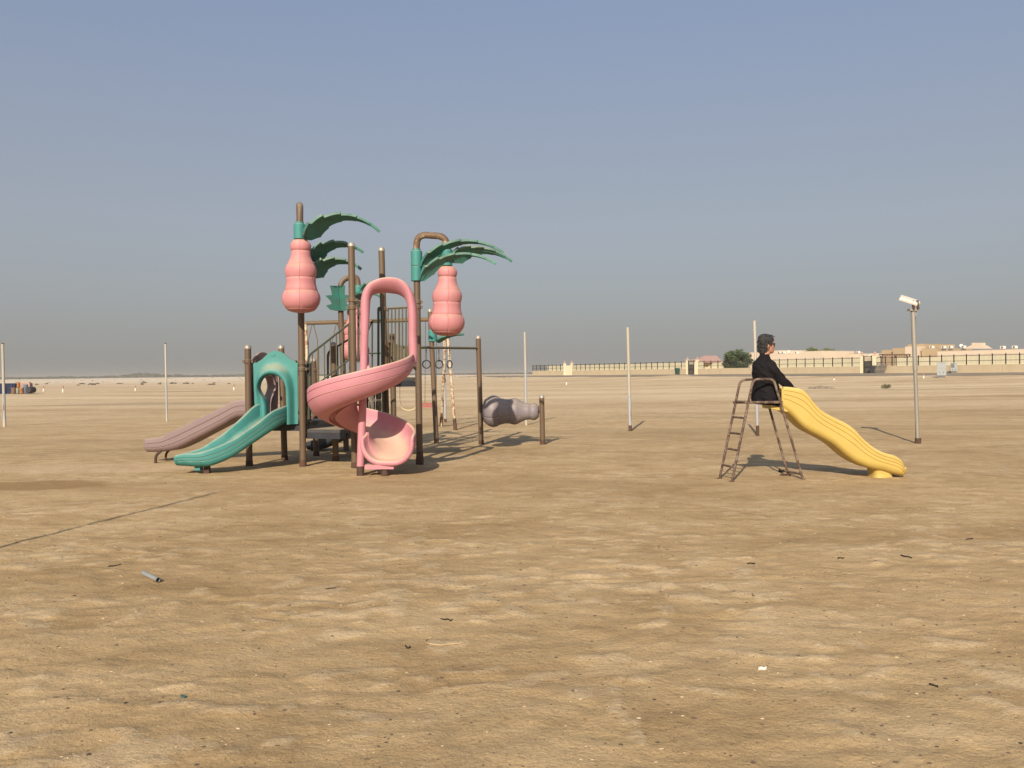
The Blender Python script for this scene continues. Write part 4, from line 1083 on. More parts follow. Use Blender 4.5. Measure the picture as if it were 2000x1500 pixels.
# hair: cap over crown, sides and nape with loose tufts
b = MB()
ell_loft(b, [hring(.712, -.070, .030, .046), hring(.735, -.068, .046, .060), hring(.765, -.062, .060, .070), hring(.79, -.050, .066, .078), hring(.82, -.040, .076, .086), hring(.855, -.028, .090, .091), hring(.89, -.018, .103, .093), hring(.93, -.015, .121, .095), hring(.968, -.018, .114, .088), hring(1.0, -.022, .090, .071), hring(1.019, -.026, .054, .044), hring(1.026, -.028, .018, .015)], 26)
for s_ in (-1, 1):   # sideburn in front of the ear
    limb(b, [(hd(.030, s_*.078, .90), .020), (hd(.036, s_*.077, .87), .014), (hd(.036, s_*.076, .845), .009)], 8)
rq = random.Random(5)
for k in range(420):
    u = rq.uniform(.76, 1.005); th = rq.uniform(R(35), R(325)) if u < .93 else rq.uniform(0, 2*math.pi)
    tt = (u-.742)/(1.018-.742)
    a = 0.045+0.075*math.sin(min(1, tt*1.05)*math.pi*0.62)**0.7 if u < .95 else .112*math.sqrt(max(0.02, 1-((u-.95)/.07)**2))
    w_ = a*0.86; fc = -.055+.045*min(1, tt*1.4)
    p0 = hd(fc+a*.9*math.cos(th), w_*.95*math.sin(th), u)
    out_ = (ex*math.cos(th)+ey*math.sin(th))
    dn = -Z_*rq.uniform(.010, .032) - ex*rq.uniform(0, .02)
    if u > .97: dn = Z_*rq.uniform(-.004, .012) + ex*rq.uniform(-.03, .03)
    b.tube([p0, p0+out_*rq.uniform(.006, .014)+dn*.5, p0+out_*rq.uniform(.004, .018)+dn], [.0075, .006, .0018], 5)
hair = b.build('hair', 'hair', None, angle=60); hair.parent = PE
# sunglasses
b = MB()
for s_ in (-1, 1):
    ell_loft(b, [(hd(.092, s_*.060, .868), Z_*.014, ex*.004), (hd(.106, s_*.045, .867), Z_*.021, ex*.005), (hd(.113, s_*.030, .867), Z_*.022, ex*.005), (hd(.116, s_*.012, .870), Z_*.014, ex*.004)], 12)
    b.tube([hd(.092, s_*.064, .876), hd(.05, s_*.082, .874), hd(.0, s_*.092, .868)], .0045, 6)
b.tube([hd(.116, -.014, .876), hd(.118, 0, .877), hd(.116, .014, .876)], .0045, 6)
sg = b.build('sunglasses', 'shades', None); sg.parent = PE

# ------------------------------------------------------------------ poles and lamp post
def pole(bx, by, tx, ty, label, rad=0.043, split=0.55, foot=0.2, upper='polewhite', lower='polegrey', footm='polerust'):
    g = G(bx, by); g.z = gz1(g.x, g.y); top = P(tx, ty, g.y)
    T = thing('pole', g, label, 'pole', 'bare metal poles around the playground')
    k = g.lerp(top, split); f_ = g.lerp(top, foot/(top.z-g.z))
    tube('upper_tube', upper, T, [k, k.lerp(top, .5), top], rad, 14)
    tube('lower_tube', lower, T, [g-Vector((0, 0, .1)), g.lerp(k, .5), k], rad*1.04, 14)
    b = MB(); b.tube([g-Vector((0, 0, .1)), f_], rad*1.13, 14); b.build('foot_sleeve', footm, T)
    b = MB(); b.tube([top-(top-g).normalized()*0.01, top+(top-g).normalized()*0.02], rad*1.08, 12); b.build('end_cap', 'polerust' if tx < 400 else upper, T)
    return T
pole(9, 833, 5, 671, 'white pole at the left edge beside the blue skip', 0.046, 0.42, 0.22, footm='polewhite')
pole(326, 823, 323, 671, 'white pole standing above the mauve straight slide', 0.034, 0.5, 0.3, footm='polewhite')
pole(870, 825, 867, 655, 'pale pole behind the right legs of the swing frame', 0.040, 0.6, 0.12)
pole(1028, 831, 1025, 650, 'pale pole behind the narrow end of the mauve roller', 0.036, 0.6, 0.2, footm='polewhite')
pole(1231, 842, 1226, 641, 'lone cream pole between the play structure and the yellow slide', 0.042, 0.35, 0.16)
pole(1480, 852, 1473.5, 628, 'tall pole directly behind the seated person', 0.036, 0.40, 0.26)
# leaning pole just out of view on the left; its long shadow crosses the sand
tip = G(418, 961); hgt = 4.3
ln = hgt/math.tan(SUN_EL); bse = Vector((tip.x-math.sin(SUN_AZ)*ln, tip.y-math.cos(SUN_AZ)*ln, 0)) 
bse2 = bse + Vector((0.30, 0.0, 0))
T = thing('pole', bse2, 'slim pole left of the camera casting a long thin shadow', 'pole', 'bare metal poles around the playground')
tube('upper_tube', 'polewhite', T, [bse2-Vector((0, 0, .1)), bse2.lerp(bse+Vector((0, 0, hgt)), .5), bse+Vector((0, 0, hgt))], 0.026, 12)

g = G(1793, 866); g.z = 0
LP = thing('lamp_post', g, 'galvanised lamp post with a tilted white floodlight', 'lamp post')
top = P(1783, 607, g.y)
tube('post', 'galv', LP, [g-Vector((0, 0, .1)), g.lerp(top, .55)], 0.040, 16)
tube('post', 'galv', LP, [g.lerp(top, .55), top], 0.048, 16)
tube('conduit', 'stub', LP, [g+Vector((-0.048, 0, 0)), top+Vector((0.050, -0.01, -0.12))], 0.010, 8)
b = MB(); b.tube([g-Vector((0, 0, .1)), g+Vector((0, 0, .13))], 0.066, 14); b.build('foot_sleeve', 'polerust', LP)
one('top_plate', 'galv', LP, 'box', top+Vector((0, 0, 0.02)), (0.19, 0.16, 0.045))
for dx in (-0.035, 0.06): one('bracket', 'polerust', LP, 'box', top+Vector((dx, -0.10, 0.125)), (0.045, 0.04, 0.19), rm=Matrix.Rotation(R(-8), 3, 'Y'))
hc_ = P(1775, 586, g.y); rm = Matrix.Rotation(R(-20), 3, 'Z') @ Matrix.Rotation(R(21), 3, 'Y') @ Matrix.Rotation(R(20), 3, 'X')
b = MB(); rows = []
for z_, sx, sy in ((-0.04, .165, .12), (-0.035, .19, .14), (0.0, .195, .145), (0.028, .18, .13), (0.042, .11, .08)):
    rows.append([rm @ Vector((sx*cx_, sy*cy_, z_)) + hc_ for cx_, cy_ in ((-1, -1), (1, -1), (1, 1), (-1, 1))])
b.rings(rows); hdl = b.build('lamp_head', 'lampwhite', LP, angle=20)
b = MB(); b.box(rm @ Vector((0, 0, -0.042)) + hc_, (.31, .22, .006), rm=rm); b.build('glass', 'glass', hdl)
b = MB(); b.box(rm @ Vector((.205, 0, 0.005)) + hc_, (.05, .09, .05), rm=rm); b.build('gear_box', 'lampwhite', hdl)
tube('cable', 'polewhite', LP, bend([rm @ Vector((.25, 0, 0)) + hc_, P(1793, 592, g.y), P(1791, 600, g.y), top+Vector((0.050, -0.01, -0.12))], 0.08), 0.008, 6)

# ------------------------------------------------------------------ compound wall, fence, gates
ang = math.atan2(WD[1], WD[0])
def wp(t, s_=0.0, z=0.0): return Vector((W0[0]+WD[0]*t+WN[0]*s_, W0[1]+WD[1]*t+WN[1]*s_, z))
def t_of(px):           # distance along the wall seen at a pixel column
    d = ray(px, 730); d = Vector((d.x/d.y, 1, 0))
    # solve W0 + t*WD = Y*(dx,1)
    A_ = np.array([[WD[0], -d.x], [WD[1], -1.0]]); r_ = np.linalg.solve(A_, -W0); return float(r_[0])
Z0 = 1.30
tg = [(t_of(1103), t_of(1117)), (t_of(1343), t_of(1362)), (t_of(1684), t_of(1709))]
tend = t_of(1995)+26
segs = [(0.0, tg[0][0]), (tg[0][1], tg[1][0]), (tg[1][1], tg[2][0]), (tg[2][1], tend)]
lab = ['farthest stretch of sandy wall with iron fence left of the first gate', 'long stretch of sandy wall with iron fence behind the lone cream pole', 'stretch of sandy wall with iron fence behind the seated person', 'nearest stretch of sandy wall with iron fence behind the lamp post']
HL, HF = 1.02, 1.30
for (ta, tb_), lb in zip(segs, lab):
    T = thing('compound_wall', wp((ta+tb_)/2, 0, Z0), lb, 'wall', 'compound wall with iron fence')
    nseg = max(1, round((tb_-ta)/9)); w_ = (tb_-ta)/nseg
    for k in range(nseg):
        c = wp(ta+w_*(k+.5), 0, Z0+HL/2-0.3); one('wall_panel', 'wall', T, 'box', c, (w_-0.03, 0.22, HL+0.6), ang, smooth=False)
    npst = max(1, round((tb_-ta)/1.75)); w_ = (tb_-ta)/npst
    for k in range(npst+1):
        c = wp(ta+w_*k, 0, Z0+HL+HF/2-0.02); b = MB(); b.box(c+Vector((0, 0, 0)), (0.10, 0.10, HF), ang); b.lathe([(0, 0.065), (0.05, 0.065), (0.11, 0.02)], c+Vector((0, 0, HF/2)), (0, 0, 1), 8)
        b.build('fence_post', 'iron', T, smooth=False)
    for zz in (0.50, 1.16): one('fence_rail', 'iron', T, 'box', wp((ta+tb_)/2, 0, Z0+HL+zz), (tb_-ta, 0.045, 0.055), ang, smooth=False)
    b = MB(); t = ta
    while t < tb_:
        b.box(wp(t, 0, Z0+HL+0.70), (0.018, 0.018, 1.22), ang); t += 0.16
    tag(b.build('picket', 'iron', T, smooth=False), kind='stuff')
def pillar(t, label):
    T = thing('gate_pillar', wp(t, 0, Z0), label, 'pillar', 'gate pillars')
    b = MB(); b.box(wp(t, 0, Z0+1.1), (0.42, 0.42, 2.9), ang); o = b.build('shaft', 'yard', T, smooth=False)
    b = MB(); b.box(wp(t, 0, Z0+2.6), (0.54, 0.54, 0.12), ang); b.build('capstone', 'house', T, smooth=False)
    one('finial', 'pinkroof', T, 'lathe', [(0, .07), (.08, .09), (.16, .15), (.28, .16), (.38, .10), (.42, .02)], wp(t, 0, Z0+2.66), (0, 0, 1), 10)
nm = ['distant cream door', 'gate right of the green bin', 'gate beside the charcoal bin']
for (ta, tb_), w_ in zip(tg, nm):
    pillar(ta, 'cream pillar left of the '+w_); pillar(tb_, 'cream pillar right of the '+w_)
T = thing('gate', wp((tg[0][0]+tg[0][1])/2, 0, Z0), 'plain cream door between far pillars', 'gate')
one('door_leaf', 'yard', T, 'box', wp((tg[0][0]+tg[0][1])/2, 0.02, Z0+0.95), (tg[0][1]-tg[0][0]-0.4, 0.12, 2.3), ang, smooth=False)
def bar_gate(ta, tb_, label, mesh_m='gate'):
    T = thing('gate', wp((ta+tb_)/2, 0, Z0), label, 'gate'); w_ = tb_-ta
    b = MB()
    for k in (0, 1): b.box(wp(ta+w_*k, 0.05, Z0+1.25), (0.09, 0.09, 2.6), ang)
    for zz in (0.05, 0.9, 1.7, 2.4): b.box(wp((ta+tb_)/2, 0.05, Z0+zz), (w_, 0.06, 0.07), ang)
    fr_ = b.build('gate_frame', 'iron', T, smooth=False)
    b = MB(); n_ = int(w_/0.14)
    for k in range(1, n_): b.box(wp(ta+w_*k/n_, 0.05, Z0+1.2), (0.045, 0.03, 2.4), ang)
    tag(b.build('gate_bar', 'iron', fr_, smooth=False), kind='stuff')
    one('sheet', mesh_m, T, 'box', wp((ta+tb_)/2, -0.02, Z0+0.85), (w_-0.1, 0.02, 1.65), ang, smooth=False)
bar_gate(t_of(1345), t_of(1356), 'dark barred gate right of the green bin')
bar_gate(t_of(1687.5), t_of(1703), 'tall grey sheet gate beside the charcoal bin')
for (a_, c_), lb in (((1357.5, 1361.5), 'narrow cream panel right of the dark barred gate'), ((1705, 1708.5), 'narrow cream panel right of the grey sheet gate')):
    q0, q1 = t_of(a_), t_of(c_); o = one('gate_side_panel', 'yard', None, 'box', wp((q0+q1)/2, 0.1, Z0+0.95), (q1-q0, 0.1, 2.1), ang, smooth=False); tag(o, lb, 'wall panel')
# cream yard wall behind the fence
for (pa_, pb_, hh, lb) in ((1041, 1230, 2.18, 'low cream yard wall seen through the farthest fence'), (1232, 1340, 2.25, 'cream yard wall behind the fence left of the barred gate'), (1375, 1413, 2.22, 'cream yard wall in front of the pink-roofed house'), (1443, 1682, 2.2, 'long cream yard wall behind the seated person'), (1712, 2060, 2.15, 'cream yard wall below the nearest beige houses')):
    q0, q1 = t_of(pa_), t_of(pb_); o = one('yard_wall', 'yard', None, 'box', wp((q0+q1)/2, -4.0, Z0+hh/2-0.2), (q1-q0, 0.2, hh+0.4), ang, smooth=False); tag(o, lb, 'wall')
# bins, leaning pallet, cabinets
def wheelie(px, py, m, label, h=1.15):
    g = wp(t_of(px), 0.75, Z0-0.02); T = thing('wheelie_bin', g, label, 'bin')
    b = MB(); b.rings([[g+Matrix.Rotation(ang, 3, 'Z') @ Vector((sx*w_, sy*w_*1.15, z_)) for sx, sy in ((-1, -1), (1, -1), (1, 1), (-1, 1))] for z_, w_ in ((0.06, .24), (h*.88, .31))]); b.build('tub', m, T, smooth=False)
    b = MB(); b.box(g+Vector((0, 0, h*.93)), (0.68, 0.76, 0.09), ang); b.build('lid', m, T, smooth=False)
    for s_ in (-1, 1):
        one('wheel', 'ring', T, 'lathe', [(-.03, .1), (.03, .1)], g+Matrix.Rotation(ang, 3, 'Z') @ Vector((s_*.24, .26, .1)), (math.cos(ang), math.sin(ang), 0), 12)
wheelie(1329, 731, 'bin', 'dark green wheelie bin left of the barred gate', 1.25)
wheelie(1711.5, 729, 'bindark', 'charcoal wheelie bin by the grey sheet gate', 1.15)
g = wp(t_of(1723), 0.85, Z0-0.05); T = thing('leaning_rack', g, 'grey slatted rack leaning on the wall behind the charcoal bin', 'rack')
tl = Matrix.Rotation(ang, 3, 'Z') @ Matrix.Rotation(R(-14), 3, 'X') @ Matrix.Rotation(R(12), 3, 'Y')
for k in range(9): one('slat', 'pallet', T, 'box', g+tl @ Vector((0, 0.1, 0.12+0.17*k)), (1.7, 0.03, 0.11), rm=tl, smooth=False)
for sx in (-.82, 0, .82): one('stile', 'pallet', T, 'box', g+tl @ Vector((sx, 0.14, 0.8)), (0.08, 0.05, 1.6), rm=tl, smooth=False)
def cabinet(px0, px1, ytop, ybase, label, dark=False, split=0.55, pos=None):
    g = G((px0+px1)/2, ybase); k = g.y/F; w_ = (px1-px0)*k*0.82; h = (ybase-ytop)*k
    g = pos or g; k = g.y/F; w_ = (px1-px0)*k*0.82; h = (ybase-ytop)*k
    T = thing('utility_cabinet', g, label, 'cabinet', 'grey utility cabinets by the wall'); az = R(-24)
    rt = Matrix.Rotation(az, 3, 'Z')
    one('plinth', 'cabdark', T, 'box', g+Vector((0, 0, 0.1)), (w_*.8, w_*.7, 0.35), az, smooth=False)
    one('lower_case', 'cab', T, 'box', g+Vector((0, 0, 0.25+(h*split-0.25)/2)), (w_, w_*.85, h*split-0.25), az, smooth=False)
    u = one('upper_case', 'cab', T, 'box', g+Vector((0, 0, h*(split+(1-split)/2)+0.01)), (w_*.985, w_*.83, h*(1-split)-0.03), az, smooth=False)
    one('lid', 'cab', T, 'box', g+Vector((0, 0, h+0.03)), (w_*1.06, w_*.9, 0.05), az, smooth=False)
    if dark: one('dark_door', 'cabdark', u, 'box', g+rt @ Vector((-w_*.2, -w_*.42, h*.75)), (w_*.5, 0.04, h*.42), az, smooth=False)
    for sx in (-.2, .2): one('handle', 'stub', T, 'box', g+rt @ Vector((w_*sx, -w_*.44, h*.35)), (0.04, 0.04, 0.2), az, smooth=False)
cabinet(1829, 1849, 708, 737.5, 'large pale grey cabinet standing apart from the wall right of the lamp post')
cabinet(1871.5, 1885.5, 705, 724.5, 'small white cabinet with a dark door close to the wall', True, pos=wp(t_of(1878.5), 1.6, Z0-0.05))

# ------------------------------------------------------------------ houses behind the wall
def hY(px, back): 
    q = wp(t_of(px), -back); return q.y
def block(T, name, m, px0, px1, ytop, back, depth, z0=1.2):
    """a rendered block whose front runs parallel to the wall, seen from px0 to px1"""
    a, c = wp(t_of(px0)), wp(t_of(px1))
    # shift back along the viewing ray so that columns stay where they were seen
    def at(px): 
        d = ray(px, 730); d = Vector((d.x/d.y, 1, 0)); Y = wp(t_of(px)).y
        return Vector((d.x*(Y+back), Y+back, 0))
    a, c = at(px0), at(px1); zt = P(px1, ytop, c.y).z
    dv = (c-a); w_ = dv.length; az = math.atan2(dv.y, dv.x); nrm = Vector((-dv.y, dv.x, 0)).normalized()
    b = MB(); b.box((a+c)/2+nrm*depth/2+Vector((0, 0, (zt+z0)/2)), (w_, depth, zt-z0), az)
    o = b.build(name, m, T, smooth=False)
    b = MB()
    b.box((a+c)/2+nrm*depth/2+Vector((0, 0, zt+0.02)), (w_+0.03, depth+0.03, 0.05), az); b.build('coping', m, o, smooth=False)
    return o, (a+c)/2+nrm*depth/2, zt, az
def hroot(px, back, label): 
    q = P(px, 720, hY(px, 0)+back); q.z = 1.2
    return thing('house', q, label, 'house')
# pink hip-roofed house
T = hroot(1390, 12, 'cream house with a pink hipped roof left of the big round tree')
o, c_, zt, az = block(T, 'wall', 'yard', 1366, 1412, 709, 14, 9)
def hip(T, px0, px1, ye, yr, r0, r1, back, dep):
    Y = hY((px0+px1)/2, 0)+back
    e0, e1 = P(px0, ye, Y), P(px1, ye, Y); k0, k1 = P(r0, yr, Y+dep/2), P(r1, yr, Y+dep/2)
    vs = [e0, e1, e1+Vector((0, dep, 0)), e0+Vector((0, dep, 0)), k0, k1]
    b = MB(); b.add(vs+[v_-Vector((0, 0, .12)) for v_ in vs[:4]], [(0, 1, 5, 4), (1, 2, 5), (2, 3, 4, 5), (3, 0, 4), (0, 6, 7, 1), (1, 7, 8, 2), (2, 8, 9, 3), (3, 9, 6, 0), (6, 9, 8, 7)])
    return b.build('roof', 'pinkroof', T, smooth=False)
hip(T, 1358, 1413, 707, 694.5, 1376, 1399, 13, 11)
hip(T, 1343, 1366, 708, 701.5, 1352, 1357, 10, 7)
block(T, 'wing_wall', 'yard', 1345, 1364, 709, 11, 5)
# beige blocks right of the person
T = hroot(1535, 14, 'low beige house with two blocks just right of the seated person')
block(T, 'wall', 'house', 1503, 1529, 684.5, 16, 8); block(T, 'wall', 'house', 1516, 1566, 690.5, 14, 7); block(T, 'wall', 'house', 1566, 1606, 685.5, 10, 8)
T = hroot(1470, 18, 'beige house corner just left of the seated person')
block(T, 'wall', 'house', 1463, 1478, 688.5, 20, 8)
T = hroot(1655, 18, 'long low beige house behind the grey sheet gate')
block(T, 'wall', 'house_shaded', 1612, 1660, 691, 18, 8); block(T, 'wall', 'house', 1660, 1716, 690.5, 15, 7)
# gabled arch behind the gate
T = hroot(1700, 6, 'cream gabled porch behind the grey sheet gate')
Y = hY(1697, 0)+5
a, c, k = P(1686, 699, Y), P(1706, 697, Y), P(1702, 691, Y)
b = MB(); vs = [Vector((a.x, Y, 1.2)), Vector((c.x, Y, 1.2)), c, k, a]; b.add(vs+[v_+Vector((0, 1.2, 0)) for v_ in vs], [(0, 1, 2, 3, 4), (9, 8, 7, 6, 5)]+[(i, i+5, (i+1) % 5+5, (i+1) % 5) for i in range(5)]); b.build('wall', 'house', T, smooth=False)
T = hroot(1775, 14, 'stepped house with shade painted into its walls behind the lamp post')
block(T, 'wall', 'house_shaded', 1722, 1748, 683.5, 14, 9); block(T, 'wall', 'house_shaded', 1744, 1772, 679.5, 13, 9); block(T, 'wall', 'house', 1768, 1784, 677, 10, 3); block(T, 'wall', 'house_shaded', 1773, 1806, 672, 13, 8); block(T, 'wall', 'house_shaded', 1800, 1831, 680.5, 11.5, 9)
# pergola roof and red awning
Y = hY(1748, 0)+8.5
PG = thing('pergola', Vector((P(1748, 700, Y).x, Y, 1.2)), 'brown pergola with red edging in front of the stepped house', 'pergola')
for k in range(16):
    q = P(1723+3.3*k, 692.5, Y); one('rafter', 'fan', PG, 'box', q, (0.09, 2.2, 0.14), smooth=False)
one('beam', 'pinkroof', PG, 'box', (P(1723, 694, Y).lerp(P(1773, 694, Y), .5)), ((P(1773, 694, Y)-P(1723, 694, Y)).length, 0.1, 0.2), smooth=False)
for px in (1724, 1748, 1772): 
    q = P(px, 694, Y); one('pergola_post', 'fan', PG, 'box', (q.x, Y, (q.z+1.1)/2), (0.14, 0.14, q.z-1.1), smooth=False)
T = hroot(1915, 10, 'wide peach house with a raised curved parapet at the right edge')
o, c_, zt, az = block(T, 'wall', 'house', 1831, 2065, 680.5, 9, 10)
# curved parapet
def at9(px): 
    d = ray(px, 730); d = Vector((d.x/d.y, 1, 0)); Yq = wp(t_of(px)).y+8.9
    return Vector((d.x*Yq, Yq, 0))
outl = [(1882, 681), (1886, 680), (1890, 677.5), (1894, 675.2), (1898, 674), (1898, 669.5), (1921, 669.5), (1921, 674), (1925, 675), (1929, 677.5), (1933, 680), (1936, 681)]
vs = []
for px, py in outl: q = at9(px); vs.append(Vector((q.x, q.y, P(px, py, q.y).z)))
nrm = Vector((-(vs[-1]-vs[0]).y, (vs[-1]-vs[0]).x, 0)).normalized()
n_ = len(vs); b = MB(); b.add(vs+[v_+nrm*0.5 for v_ in vs], [tuple(range(n_)), tuple(range(2*n_-1, n_-1, -1))]+[(i, i+n_, (i+1) % n_+n_, (i+1) % n_) for i in range(n_)]); b.build('parapet', 'house', T, smooth=False)
# rooftop units and dishes
def ac(px, py, back, label, w_=0.44, h=0.38):
    Y = hY(px, 0)+back; c = P(px, py, Y)
    T = thing('air_conditioner', c, label, 'air conditioner', 'rooftop air conditioners')
    one('casing', 'white', T, 'box', c+Vector((0, 0, 0)), (w_, 0.6, h), ang, smooth=False)
    one('grille', 'fan', T, 'box', c+Matrix.Rotation(ang, 3, 'Z') @ Vector((w_*.12, -.31, 0)), (w_*.6, 0.03, h*.7), ang, smooth=False)
    one('stand', 'cabdark', T, 'box', c-Vector((0, 0, h/2+0.14)), (w_*.9, 0.5, 0.3), ang, smooth=False)
for px, py, bk, lb in ((1523, 688.3, 15.5, 'white rooftop unit on the low block beside the person'), (1530, 688.3, 15.5, 'second white rooftop unit on the low block beside the person'), (1556, 688.8, 15.5, 'white rooftop unit left of the beige cube block'),
        (1629, 689.3, 20, 'white rooftop unit left of the small light tree top'), (1676, 688, 17, 'white rooftop unit above the grey sheet gate'), (1820, 678, 14, 'rooftop unit on the stepped house right of the lamp post'),
        (1843, 678, 11, 'leftmost rooftop unit of the peach house'), (1856.5, 677.8, 11, 'second rooftop unit of the peach house'), (1882, 677.5, 11, 'rooftop unit beside the satellite dish'), (1959, 678.5, 11, 'rooftop unit right of the curved parapet'), (1982, 678, 11, 'rightmost rooftop unit of the peach house')):
    ac(px, py, bk, lb)
for px, py, bk, lb, rd in ((1877.5, 676.5, 12, 'white satellite dish left of the curved parapet', 0.25), (1541, 688, 15.5, 'white satellite dish on the low block beside the person', 0.24)):
    Y = hY(px, 0)+bk; c = P(px, py, Y)
    T = thing('satellite_dish', c, lb, 'satellite dish', 'rooftop satellite dishes')
    one('dish', 'white', T, 'lathe', [(0, .05), (.04, rd*.5), (.14, rd*.85), (.22, rd), (.235, rd), (.16, rd*.84), (.06, rd*.45)], c, (-.35, -.75, .55), 18)
    tube('mast', 'cabdark', T, [c, c-Vector((0, 0, 0.9))], 0.05, 8)

# ------------------------------------------------------------------ trees and shrubs
def crown_mesh(c, rx, ry, rz, n, size, seed, clumps=26, flat=0.0):
    rn = random.Random(seed); b = MB(); c = Vector(c)
    cs = []
    for k in range(clumps):
        while True:
            d = Vector((rn.uniform(-1, 1), rn.uniform(-1, 1), rn.uniform(-1+flat, 1)))
            if 0.3 < d.length < 0.92: break
        cs.append((Vector((d.x*rx, d.y*ry, d.z*rz)), rn.uniform(.22, .42)))
    vs, fs = [], []
    for k in range(n):
        o_, cr_ = rn.choice(cs); d = Vector((rn.gauss(0, 1), rn.gauss(0, 1), rn.gauss(0, 1))).normalized()*(rn.random()**0.4)
        p = c+o_+Vector((d.x*rx*cr_, d.y*ry*cr_, d.z*rz*cr_))
        a = Vector((rn.gauss(0, 1), rn.gauss(0, 1), rn.gauss(0, .6))).normalized(); e_ = a.orthogonal().normalized()
        s_ = size*rn.uniform(.6, 1.3); i = len(vs)
        vs += [p-a*s_, p+e_*s_*.5, p+a*s_, p-e_*s_*.5]; fs.append((i, i+1, i+2, i+3))
    b.add(vs, fs); return b
def tree(name, px, pbase_z, Y, cpx, cpy, rx, rz, n, size, m, label, seed):
    q = P(px, 720, Y); q.z = pbase_z; c = P(cpx, cpy, Y)
    T = thing(name, q, label, 'tree')
    tr = tube('trunk', 'trunk', T, [q, q+Vector((.08, 0, (c.z-q.z)*.5)), c-Vector((0, 0, rz*.3))], [.2, .15, .1], 10)
    rn = random.Random(seed+1)
    for k in range(7):
        a = rn.uniform(0, 6.28); h = rn.uniform(.35, .8); s0 = q.lerp(c, h*.8)
        tube('limb', 'trunk', tr, [s0, s0+Vector((math.cos(a)*rx*.35, math.sin(a)*rx*.35, rz*.25)), s0+Vector((math.cos(a)*rx*.7, math.sin(a)*rx*.7, rz*.45))], [.09, .06, .02], 7)
    crown_mesh(c, rx, rx*.9, rz, n, size, seed, 70).build('crown', m, T, smooth=False)
YT = hY(1440, 0)+6
tree('round_tree', 1440, 1.25, YT, 1440, 704, 2.45, 1.8, 9000, .17, 'foliage', 'big dark green round tree behind the fence left of the seated person', 3)
YT2 = hY(1610, 0)+24
tree('pale_tree', 1612, 1.25, YT2, 1616, 692, 1.6, 1.2, 1800, .17, 'foliage2', 'pale green tree partly hidden behind the beige cube block', 7)
tree('pale_tree', 1588, 1.25, YT2+3, 1586, 686, 1.1, .7, 700, .15, 'foliage2', 'wispy pale green tree top above the beige cube block', 8)
def shrub(px, py, w, h, label, m='scrub', seed=0, n=220):
    g = G(px, py); T = thing('desert_shrub', g, label, 'shrub')
    crown_mesh(g+Vector((0, 0, h*.25)), w/2, w*.4, h*.72, n, max(.03, min(.12, w*.055)), seed, 34, .75).build('foliage', m, T, smooth=False)
    rn = random.Random(seed); b = MB()
    for k in range(7):
        a = rn.uniform(0, 6.28); b.tube([g-Vector((0, 0, .03)), g+Vector((math.cos(a)*w*.2, math.sin(a)*w*.2, h*.35)), g+Vector((math.cos(a)*w*.42, math.sin(a)*w*.38, h*rn.uniform(.5, .9)))], [.015, .012, .004], 5)
    b.build('stem', 'trunk', T)
g_ = G(1731, 759); k = g_.y/F
shrub(1731, 759, 19*k, 10*k, 'green desert shrub on the sand left of the lamp post', 'scrub_green', 21, 700)
for i, (px, py, w, h, lb) in enumerate(((72, 752, 9, 3.2, 'shrub beside the drums and tall marker'), (91, 750.5, 8, 3, 'shrub just right of the tall marker'), (153, 753, 7, 2.5, 'small shrub under the long scrub row'), (160, 750.5, 14, 2.6, 'left end of the long scrub row'), (180, 752, 16, 4, 'thick middle of the long scrub row'), (190, 750, 10, 2.5, 'right end of the long scrub row'),
        (234, 750, 12, 2.2, 'thin low shrub right of the scrub row'), (277, 752, 9, 3.6, 'dark low shrub of the pair above the third marker'), (281, 748.5, 12, 3.2, 'upper shrub of the pair above the third marker'), (312, 751, 9, 5, 'dark round shrub just left of the pole'), (337, 749.5, 16, 3.5, 'wide shrub just right of the pole'), (363, 750, 14, 3.5, 'left shrub of the pair left of the slides'), (376, 750, 6, 2.5, 'right small shrub of the pair left of the slides'),
        (413, 751.5, 18, 2.3, 'flat shrub right of centre on the left plain'), (418, 749, 7, 3, 'small shrub above the flat one'), (447, 750, 7, 2.2, 'small shrub left of the fourth marker'))):
    g_ = G(px, py); k = g_.y/F
    shrub(px, py, w*k, h*k, 'low dry desert '+lb, 'scrub', 40+i, 160)
# far scattered scrub: one mass
b = MB(); rn = random.Random(77)
for k in range(150):
    px = rn.uniform(-200, 1040); py = 731-0.0087*(px-1000)+rn.uniform(2.2, 9)**1.0
    g_ = G(px, py); kk = g_.y/F; w, h = rn.uniform(3, 11)*kk, rn.uniform(.7, 1.7)*kk
    bb = crown_mesh(g_+Vector((0, 0, h*.35)), w/2, w/2.2, h*.6, 26, max(.05, h*.35), k, 8, .5); b.add(bb.v, bb.f)
tag(b.build('far_scrub', 'scrub', smooth=False), kind='stuff')
# far tree line on the horizon: one mass
b = MB(); rn = random.Random(99)
for k in range(1500):
    px = rn.uniform(-900, 1080)
    d = ray(px, 730); Y = rn.uniform(1500, 1750); q = Vector((d.x/d.y*Y, Y, 1.3))
    if px < 20: q.y *= 1.0
    bump_ = 1+1.4*math.exp(-((px-285)/55)**2)+0.5*math.exp(-((px-560)/160)**2) + 0.9*max(0, float(perlin(px/26, 0.5, 3)))
    h = rn.uniform(1.6, 3.2)*bump_; w = rn.uniform(4, 10)
    rings = []
    for z_, s_ in ((-1, .9), (h*.35, 1.0), (h*.7, .8), (h*.95, .45), (h, .1)):
        rings.append([q+Vector((math.cos(a)*w*s_*rn.uniform(.8, 1.15), math.sin(a)*w*s_*rn.uniform(.8, 1.15), z_*rn.uniform(.92, 1.08))) for a in [2*math.pi*j/7 for j in range(7)]])
    b.rings(rings, cap=False)
tag(b.build('far_tree_line', 'wood_far', smooth=False), kind='stuff')

